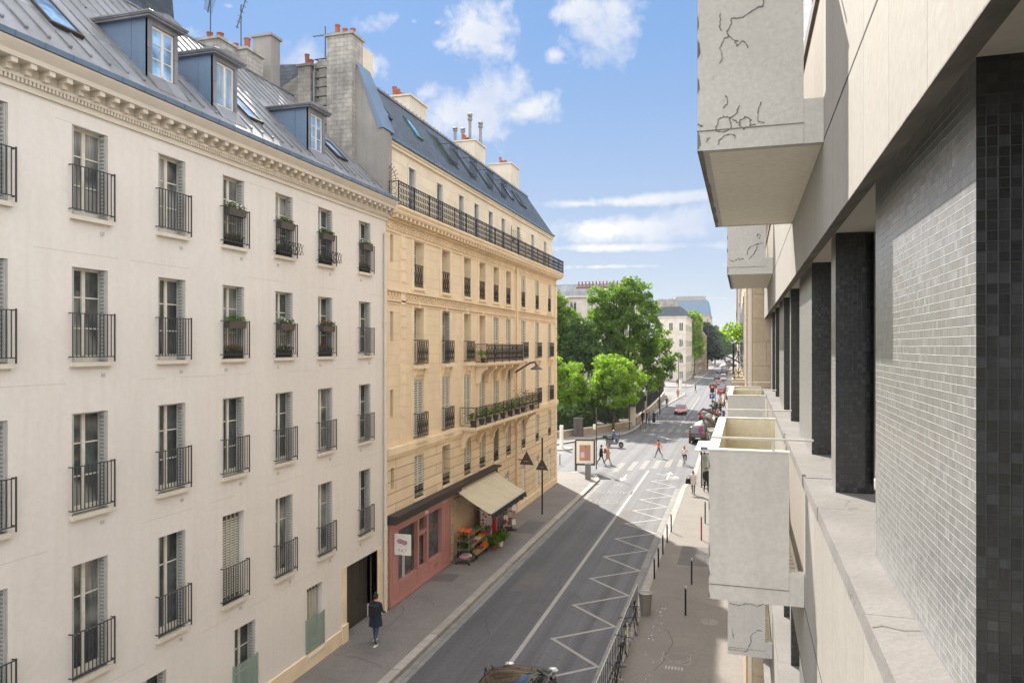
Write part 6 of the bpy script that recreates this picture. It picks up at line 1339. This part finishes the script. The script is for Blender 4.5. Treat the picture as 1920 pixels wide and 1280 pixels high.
for r,((x,z),cols) in enumerate(lay):
    for i,c in enumerate(cols):
        y0=34.02+i*.58; cr=tag(D.objects.new('fruit_crate',None),f'crate of {names[c]} on the {lv[r]} step, {pos[i]}','crate','fruit crates on the grocery stand'); COL.objects.link(cr); cr.location=(x,y0+.27,z)
        crate_mb(x-.155,x+.155,y0,y0+.54,z,.1).build('crate_box',['wood'],cr); m=MB()
        for a in range(4):
            for b in range(6): m.ball((x-.11+a*.073,y0+.06+b*.084,z+.1+R.uniform(0,.05)),.052,6)
        m.build('fruit',[c],cr,smooth=True)
t=thing('shelf_trolley','tall wire shelf trolley of tomatoes, herbs and sacks nearest the pink shop','trolley',(-12.2,33.3,KZ)); m=MB()
for x,y in ((-12.7,33.05),(-12.05,33.05),(-12.7,33.75),(-12.05,33.75)): m.tube([(x,y,KZ+.08),(x,y,1.75)],.014,6)
m.build('uprights',['steel'],t)
for z in (.32,.8,1.2,1.6): m=MB(); m.box(-12.7,-12.05,33.05,33.75,z,z+.02); m.tube([(-12.7,33.05,z+.08),(-12.05,33.05,z+.08),(-12.05,33.75,z+.08)],.008,4); m.build('shelf',['steel'],t)
m=MB()
for x,y in ((-12.7,33.05),(-12.05,33.05),(-12.7,33.75),(-12.05,33.75)): m.ball((x,y,KZ+.05),.05,8)
m.build('castor',['rubber'],t)
def heap(name,label,cat,x0,x1,y0,y1,z,n,r,mt,group=None):
    m=MB()
    for i in range(n): m.ball((R.uniform(x0,x1),R.uniform(y0,y1),z+R.uniform(0,r*1.2)),r,6)
    return tag(m.build(name,[mt],None,smooth=True),label,cat,group)
heap('tomato_heap','heap of orange-red tomatoes on the top shelf of the wire trolley','tomatoes',-12.65,-12.1,33.1,33.7,1.65,60,.05,'orange_fruit')
def leafthing(name,label,cat,c,rad_,n,size,mt,group=None):
    me=leaf_mesh(name,[c],size,mt,n,rad_); o=D.objects.new(name,me); COL.objects.link(o); return tag(o,label,cat,group)
leafthing('herb_bunches','bunches of green herbs on the second shelf of the wire trolley','herbs',(-12.38,33.4,1.35),.3,220,.05,'leafB'); leafthing('leafy_greens','dark leafy greens on the third shelf of the wire trolley','vegetables',(-12.38,33.4,.97),.3,220,.05,'leafC')
for i,(y,mt_,lb) in enumerate(((33.2,'mauve','pink and white sack on the bottom shelf of the wire trolley'),(33.55,'white_cloth','white plastic sack on the bottom shelf of the wire trolley'))): m=MB(); m.ball((-12.35,y,.45),.22,10,(1.3,.75,.55)); tag(m.build('sack',[mt_],None,smooth=True),lb,'sack')
def potplant(label,x,y,z,pr,lr,n,mt,pot='white_sign',cat='potted plant',group=None,flower=None,size=.06):
    t=thing('potted_plant',label,cat,(x,y,z),group=group); m=MB(); m.lathe((x,y,z),[(pr*.7,0),(pr,pr*1.6),(pr*1.1,pr*1.7)],12); m.build('pot',[pot],t)
    me=leaf_mesh('foliage',[(0,0,pr*1.7+lr*.7)],size,mt,n,lr,.35); o=D.objects.new('foliage',me); COL.objects.link(o); o.parent=t
    if flower: me=leaf_mesh('flowers',[(0,0,pr*1.7+lr*.9)],size*.8,flower,max(8,n//8),lr,.9); o=D.objects.new('flowers',me); COL.objects.link(o); o.parent=t
    return t
potplant('spiky green potted plant on the pavement in front of the fruit crates','-' if False else -11.65,36.7,KZ,.16,.42,200,'leafB',size=.13); potplant('lower leafy potted plant at the kerb side of the fruit stand',-11.75,36.0,KZ,.14,.36,160,'leafB','terracotta',size=.12); potplant('small dark green pot plant beside the drinks poster',-12.5,37.2,.6,.1,.25,90,'leafC','terracotta')
t=thing('drinks_fridge','tall red and white drinks fridge with a glass door under the awning','fridge',(-12.45,38.0,KZ)); m=MB(); m.box(-12.95,-12.15,37.3,37.42,KZ,2.05); m.build('decorated_side',['white_sign'],t); m=MB(); m.box(-12.15,-12.1,37.3,37.5,KZ,2.1); m.box(-12.95,-12.15,38.6,38.7,KZ,2.1); m.box(-12.95,-12.1,37.3,38.7,2.1,2.2); m.box(-12.3,-12.15,37.27,37.3,KZ,2.1); m.build('red_frame',['red_sign'],t); m=MB(); m.box(-12.13,-12.12,37.5,38.6,KZ+.1,2.1); m.build('glass_door',['car_glass'],t); m=MB(); m.box(-12.12,-12.1,37.95,37.98,.3,2.0); m.box(-12.12,-12.1,38.4,38.43,.3,2.0); m.build('door_handle',['steel'],t)
m=MB()
for i in range(7): m.ball((-12.85+R.uniform(0,.45),37.29,.9+R.uniform(0,1)),R.uniform(.05,.09),8,(1,.1,1))
m.build('decals',['red_fruit'],t)
for i,(x,y,lb) in enumerate(((-12.3,39.3,'revolving rack of newspapers and cards beyond the drinks fridge, nearer one'),(-12.1,40.2,'revolving rack of newspapers and cards, farther one near the downpipe'))):
    t=thing('newspaper_rack',lb,'rack',(x,y,KZ)); m=MB(); m.tube([(x,y,KZ),(x,y,2.0)],.03,6); m.lathe((x,y,KZ),[(.3,0),(.3,.04),(.03,.06)],12); m.build('stand',['iron'],t)
    for r in range(4):
        for s in range(6):
            a=s*pi/3+.3; z=.45+r*.4; cx,cy=x+.24*math.cos(a),y+.24*math.sin(a); ux,uy=-math.sin(a)*.13,math.cos(a)*.13; m=MB(); ox,oy=.05*math.cos(a),.05*math.sin(a); A=[(cx-ux,cy-uy,z),(cx+ux,cy+uy,z),(cx+ux-ox,cy+uy-oy,z+.33),(cx-ux-ox,cy-uy-oy,z+.33)]; m.poly(*A); m.poly(*[(q[0]-ox*.2,q[1]-oy*.2,q[2]) for q in A[::-1]]); m.build('newspaper',[R.choice(['white_sign','white_cloth','mauve','tan_cloth','grey_cloth','wood','grey_cloth'])],t)
t=thing('folding_chair','dark folding chair beside the drinks fridge','chair',(-11.95,38.9,KZ)); m=MB()
for s in (38.72,39.08): m.tube([(-12.1,s,.95),(-11.8,s,KZ)],.014,5); m.tube([(-11.8,s,.55),(-12.15,s,KZ)],.014,5)
m.build('frame',['iron'],t); m=MB(); m.box(-12.1,-11.78,38.72,39.08,.56,.585); m.build('seat',['black_cloth'],t); m=MB(); m.box(-12.14,-12.08,38.72,39.08,.75,.98); m.build('backrest',['red_cloth'],t)
# ================================================================= WINDOW BOXES AND BALCONY PLANTS
def wbox(label,y,z,mt='leafB',flower=None,w=.7,x=XL+.0,out=.06,pot='grey_cloth',h=.2,n=130,sp=.2,group='planters on the white building'):
    t=thing('window_box',label,'window box',(x+out,y,z),group=group); m=MB(); m.prism([(x+out-.08,z),(x+out+.08,z),(x+out+.1,z+h),(x+out-.1,z+h)],'y',y-w/2,y+w/2); m.build('trough',[pot],t)
    k=5; me=leaf_mesh('foliage',[(0,-w/2+w*(i+.5)/k,h+.05) for i in range(k)],.032,mt,n//k*2,sp*.75); o=D.objects.new('foliage',me); COL.objects.link(o); o.parent=t
    if flower: me=leaf_mesh('flowers',[(0.02,-w/2+w*(i+.5)/k,h+.1) for i in range(k)],.028,flower,9,sp*.7,.9); o=D.objects.new('flowers',me); COL.objects.link(o); o.parent=t
    return t
col=['third','fourth','fifth','sixth']; cy=[17.27,19.64,22.0,24.75]
rowl=['top-floor','second-highest']
for r,(a,b) in enumerate(ROWZ[:2]):
    spec=[[('leafC','flower_white','flower_red'),('leafC',None,None),('leafC',None,None),('leafC','flower_white','flower_red')],[('leafB',None,'flower_red'),('leafC','flower_white',None),('leafC','flower_red',None),None]][r]
    for i,s in enumerate(spec):
        if s is None: continue
        wbox(f'planter hooked on the {rowl[r]} window railing, column {["four","three","two","one"][i]} from the downpipe',cy[i],a+.82,s[0],s[1],pot='back_sign')
        wbox(f'planter standing on the sill of the {rowl[r]} window, column {["four","three","two","one"][i]} from the downpipe',cy[i],a+.02,s[0],s[2] or s[1],out=-.05,pot='black_cloth')
for y in (19.64,22.0):
    m=MB(); z=13.12
    for zz in (.1,.42): m.tube([(XL+.08,y-.6,z+zz),(XL+.28,y-.6,z+zz),(XL+.28,y+.5,z+zz)],.012,4)
    for i in range(8): yy=y-.6+i*.15; m.tube([(XL+.28,yy,z+.1),(XL+.28,yy+.15,z+.42)],.008,4); m.tube([(XL+.28,yy+.15,z+.1),(XL+.28,yy,z+.42)],.008,4)
    tag(m.build('flower_basket',['iron'],None),'dark lattice flower holder hooked on the top-floor railing, column '+('three' if y<20 else 'two')+' from the downpipe','flower holder','planters on the white building')
for i,(y,h_,mt_,fl,lb) in enumerate([(34.9,.5,'leafC',None,'dark bush in a pot at the near end of the long iron balcony'),(36.2,.8,'leafB',None,'thin shrub rising above the near part of the long balcony rail'),(37.3,.7,'leafB',None,'pale green shrub second along the long balcony'),(38.5,.8,'leafB',None,'bushy shrub third along the long balcony'),(39.8,.75,'leafC',None,'olive shrub in the middle of the long balcony'),(41.2,.7,'leafB',None,'light shrub past the middle of the long balcony'),(42.6,.8,'leafB',None,'dense shrub before the rose on the long balcony'),(43.9,1.5,'leafC','flower_red','tall rose with dark red blooms near the far end of the long balcony'),(45.9,1.2,'leafC','flower_red','small leafy plant at the far end of the long balcony')]):
    potplant(lb,-12.5,y,6.43,.17,h_*.55 if i else .3,170 if i else 120,mt_,'back_sign',flower=fl,size=.07,group='plants along the long iron balcony')
    if i>0: D.objects[-1] if False else None
potplant('bright green bush on the upper iron balcony, near end',-12.75,37.2,9.56,.15,.33,200,'leafA','back_sign',size=.06)
leafthing('climbing_plant','climbing plant spilling over the neighbour balcony against the sky','plant',(.0,24,10.85),.5,420,.06,'leafA')
potplant('yellow-green pot plant on the far modern balcony',-.1,13.6,8.35,.12,.22,120,'leafA','terracotta',size=.04)
# a banner of creeper on the neighbour
# ================================================================= LIGHT, SKY, CAMERA
SUN_EL=rad(39); SAZ=(-.545,.838)
sun=D.lights.new('sun','SUN'); sun.energy=4.9; sun.angle=rad(.53); sun.color=(1,.93,.82); so=D.objects.new('sun',sun); COL.objects.link(so)
sd=Vector((SAZ[0]*math.cos(SUN_EL),SAZ[1]*math.cos(SUN_EL),math.sin(SUN_EL))); so.rotation_euler=sd.to_track_quat('Z','Y').to_euler(); so.location=sd*80
w=D.worlds.new('World'); sc.world=w; w.use_nodes=True; n=w.node_tree.nodes; l=w.node_tree.links; bg=n['Background']
sky=n.new('ShaderNodeTexSky'); sky.sky_type='NISHITA'; sky.sun_disc=False; sky.sun_elevation=SUN_EL; sky.sun_rotation=math.atan2(SAZ[0],SAZ[1]); sky.air_density=1.0; sky.dust_density=.6; sky.ozone_density=1.6
tc=n.new('ShaderNodeTexCoord'); sx=n.new('ShaderNodeSeparateXYZ'); l.new(tc.outputs['Generated'],sx.inputs[0])
TH=math.atan(421/1400); BK=10.2
az=_mathn(n,l,'ARCTAN2',sx.outputs[0],sx.outputs[1]); el=_mathn(n,l,'ARCSINE',sx.outputs[2])
# clouds: soft lobes at fixed compass bearings, broken up by noise
cl=[(905,60,62,42,1.0),(935,90,40,20,.8),(1130,55,62,45,1.0),(1085,25,45,22,.9),(1165,60,50,20,.8),(1038,103,20,12,.8),(703,45,40,24,.75),(560,120,60,45,1.0),(690,120,45,30,.8),(870,215,95,42,1.05),(930,180,60,36,1.0),(985,205,60,28,.9),(810,170,40,22,.7),(900,245,70,20,.9),(420,85,40,12,.6),(350,60,50,22,.3),(1180,377,150,9,.95),(1270,370,90,9,.95),(1200,430,190,22,1.0),(1090,382,90,8,.9),(1310,408,60,20,1.0),(1130,425,60,12,.8),(1180,464,230,8,.9),(1120,500,180,5,.6),(1100,470,90,5,.5),(775,40,12,6,.5),(820,43,10,6,.4),(430,12,24,8,.5),(1500,250,160,50,.9),(240,40,80,30,.6),(600,-150,200,60,.9),(1000,-250,200,50,.9)]
acc=None
nz=n.new('ShaderNodeTexNoise'); nz.inputs['Scale'].default_value=22; nz.inputs['Detail'].default_value=12; nz.inputs['Roughness'].default_value=.66; nz.inputs['Distortion'].default_value=.25; l.new(tc.outputs['Generated'],nz.inputs['Vector'])
nzw=_mathn(n,l,'SUBTRACT',nz.outputs['Fac'],.5)
nz2=n.new('ShaderNodeTexNoise'); nz2.inputs['Scale'].default_value=6; nz2.inputs['Detail'].default_value=3; l.new(tc.outputs['Generated'],nz2.inputs['Vector'])
for (u,v,ru,rv,k) in cl:
    a=math.atan((u-960)/1400); cu=a-TH; dist=math.hypot(1,(u-960)/1400); ce=math.atan((650-v)/1400/dist); ra=ru/1400/dist**2*1.02; re=rv/1400/dist*1.02
    dx=_mathn(n,l,'DIVIDE',_mathn(n,l,'SUBTRACT',az,cu),ra); dy=_mathn(n,l,'DIVIDE',_mathn(n,l,'SUBTRACT',el,ce),re)
    q=_mathn(n,l,'SUBTRACT',k,_mathn(n,l,'SQRT',_mathn(n,l,'ADD',_mathn(n,l,'MULTIPLY',dx,dx),_mathn(n,l,'MULTIPLY',dy,dy))))
    acc=q if acc is None else _mathn(n,l,'MAXIMUM',acc,q)
dens=_mathn(n,l,'ADD',acc,_mathn(n,l,'MULTIPLY_ADD',nzw,3.8,_mathn(n,l,'MULTIPLY',_mathn(n,l,'SUBTRACT',nz2.outputs['Fac'],.5),1.2)))
den=_ramp(n,l,dens,-.2,.75)
nz3=n.new('ShaderNodeTexNoise'); nz3.inputs['Scale'].default_value=9; nz3.inputs['Detail'].default_value=6; mp=n.new('ShaderNodeMapping'); mp.inputs['Location'].default_value=(.04,-.05,.06); l.new(tc.outputs['Generated'],mp.inputs['Vector']); l.new(mp.outputs[0],nz3.inputs['Vector'])
CLB=3.9
ccol=_mix(n,l,_ramp(n,l,nz3.outputs['Fac'],.35,.65),(CLB*.60,CLB*.68,CLB*.86),(CLB*1.02,CLB*1.0,CLB*.97))
hz=_ramp(n,l,el,.42,0.02); hz=_mathn(n,l,'POWER',hz,1.4)
skyc=_mix(n,l,1.0,sky.outputs[0],(.13,.16,.24),'MULTIPLY')
clear=_mix(n,l,hz,(1.1,2.0,3.55),(3.1,3.35,3.5))
veil=_mix(n,l,.25,clear,skyc)
vd=n.new('ShaderNodeVectorMath'); vd.operation='DOT_PRODUCT'; l.new(tc.outputs['Generated'],vd.inputs[0]); vd.inputs[1].default_value=(-math.sin(TH),math.cos(TH),0)
back=_mathn(n,l,'MAXIMUM',_ramp(n,l,vd.outputs['Value'],.45,-.05),_ramp(n,l,el,.55,.95))
back=_mathn(n,l,'MULTIPLY',back,_ramp(n,l,nz2.outputs['Fac'],.3,.5))
veil=_mix(n,l,back,veil,(BK,BK*.985,BK*.97))  # unseen bright cloud behind and overhead, added to fill the shaded facades
final=_mix(n,l,_mathn(n,l,'MULTIPLY',den,.9),veil,ccol); l.new(final,bg.inputs[0]); bg.inputs[1].default_value=.13
hz_=MB().box(-620,620,-70,1500,-1.5,62); hz_m=D.materials.new('haze'); hz_m.use_nodes=True; hn=hz_m.node_tree.nodes; hn.remove(hn['Principled BSDF']); pv=hn.new('ShaderNodeVolumePrincipled'); pv.inputs['Color'].default_value=(.82,.88,.96,1); pv.inputs['Density'].default_value=.00014; pv.inputs['Anisotropy'].default_value=0; hz_m.node_tree.links.new(pv.outputs[0],hn['Material Output'].inputs['Volume']); M['haze']=hz_m
ho=hz_.build('haze',['haze']); ho['kind']='stuff'; ho['label']='thin pale summer haze along the street'
cam=D.cameras.new('camera'); co=D.objects.new('camera',cam); COL.objects.link(co); co.location=(0,0,CAMH); co.rotation_euler=(pi/2,0,TH); cam.lens=36*1400/1920; cam.sensor_width=36; cam.shift_y=10/1920; cam.clip_start=.05; cam.clip_end=4000
sc.camera=co
sc.view_settings.view_transform='Standard'; sc.view_settings.look='None'; sc.view_settings.exposure=1.05; sc.view_settings.gamma=1
sc.cycles.max_bounces=7; sc.cycles.diffuse_bounces=5; sc.cycles.glossy_bounces=3; sc.cycles.transparent_max_bounces=8; sc.cycles.sample_clamp_indirect=6
sc.cycles.use_denoising=True
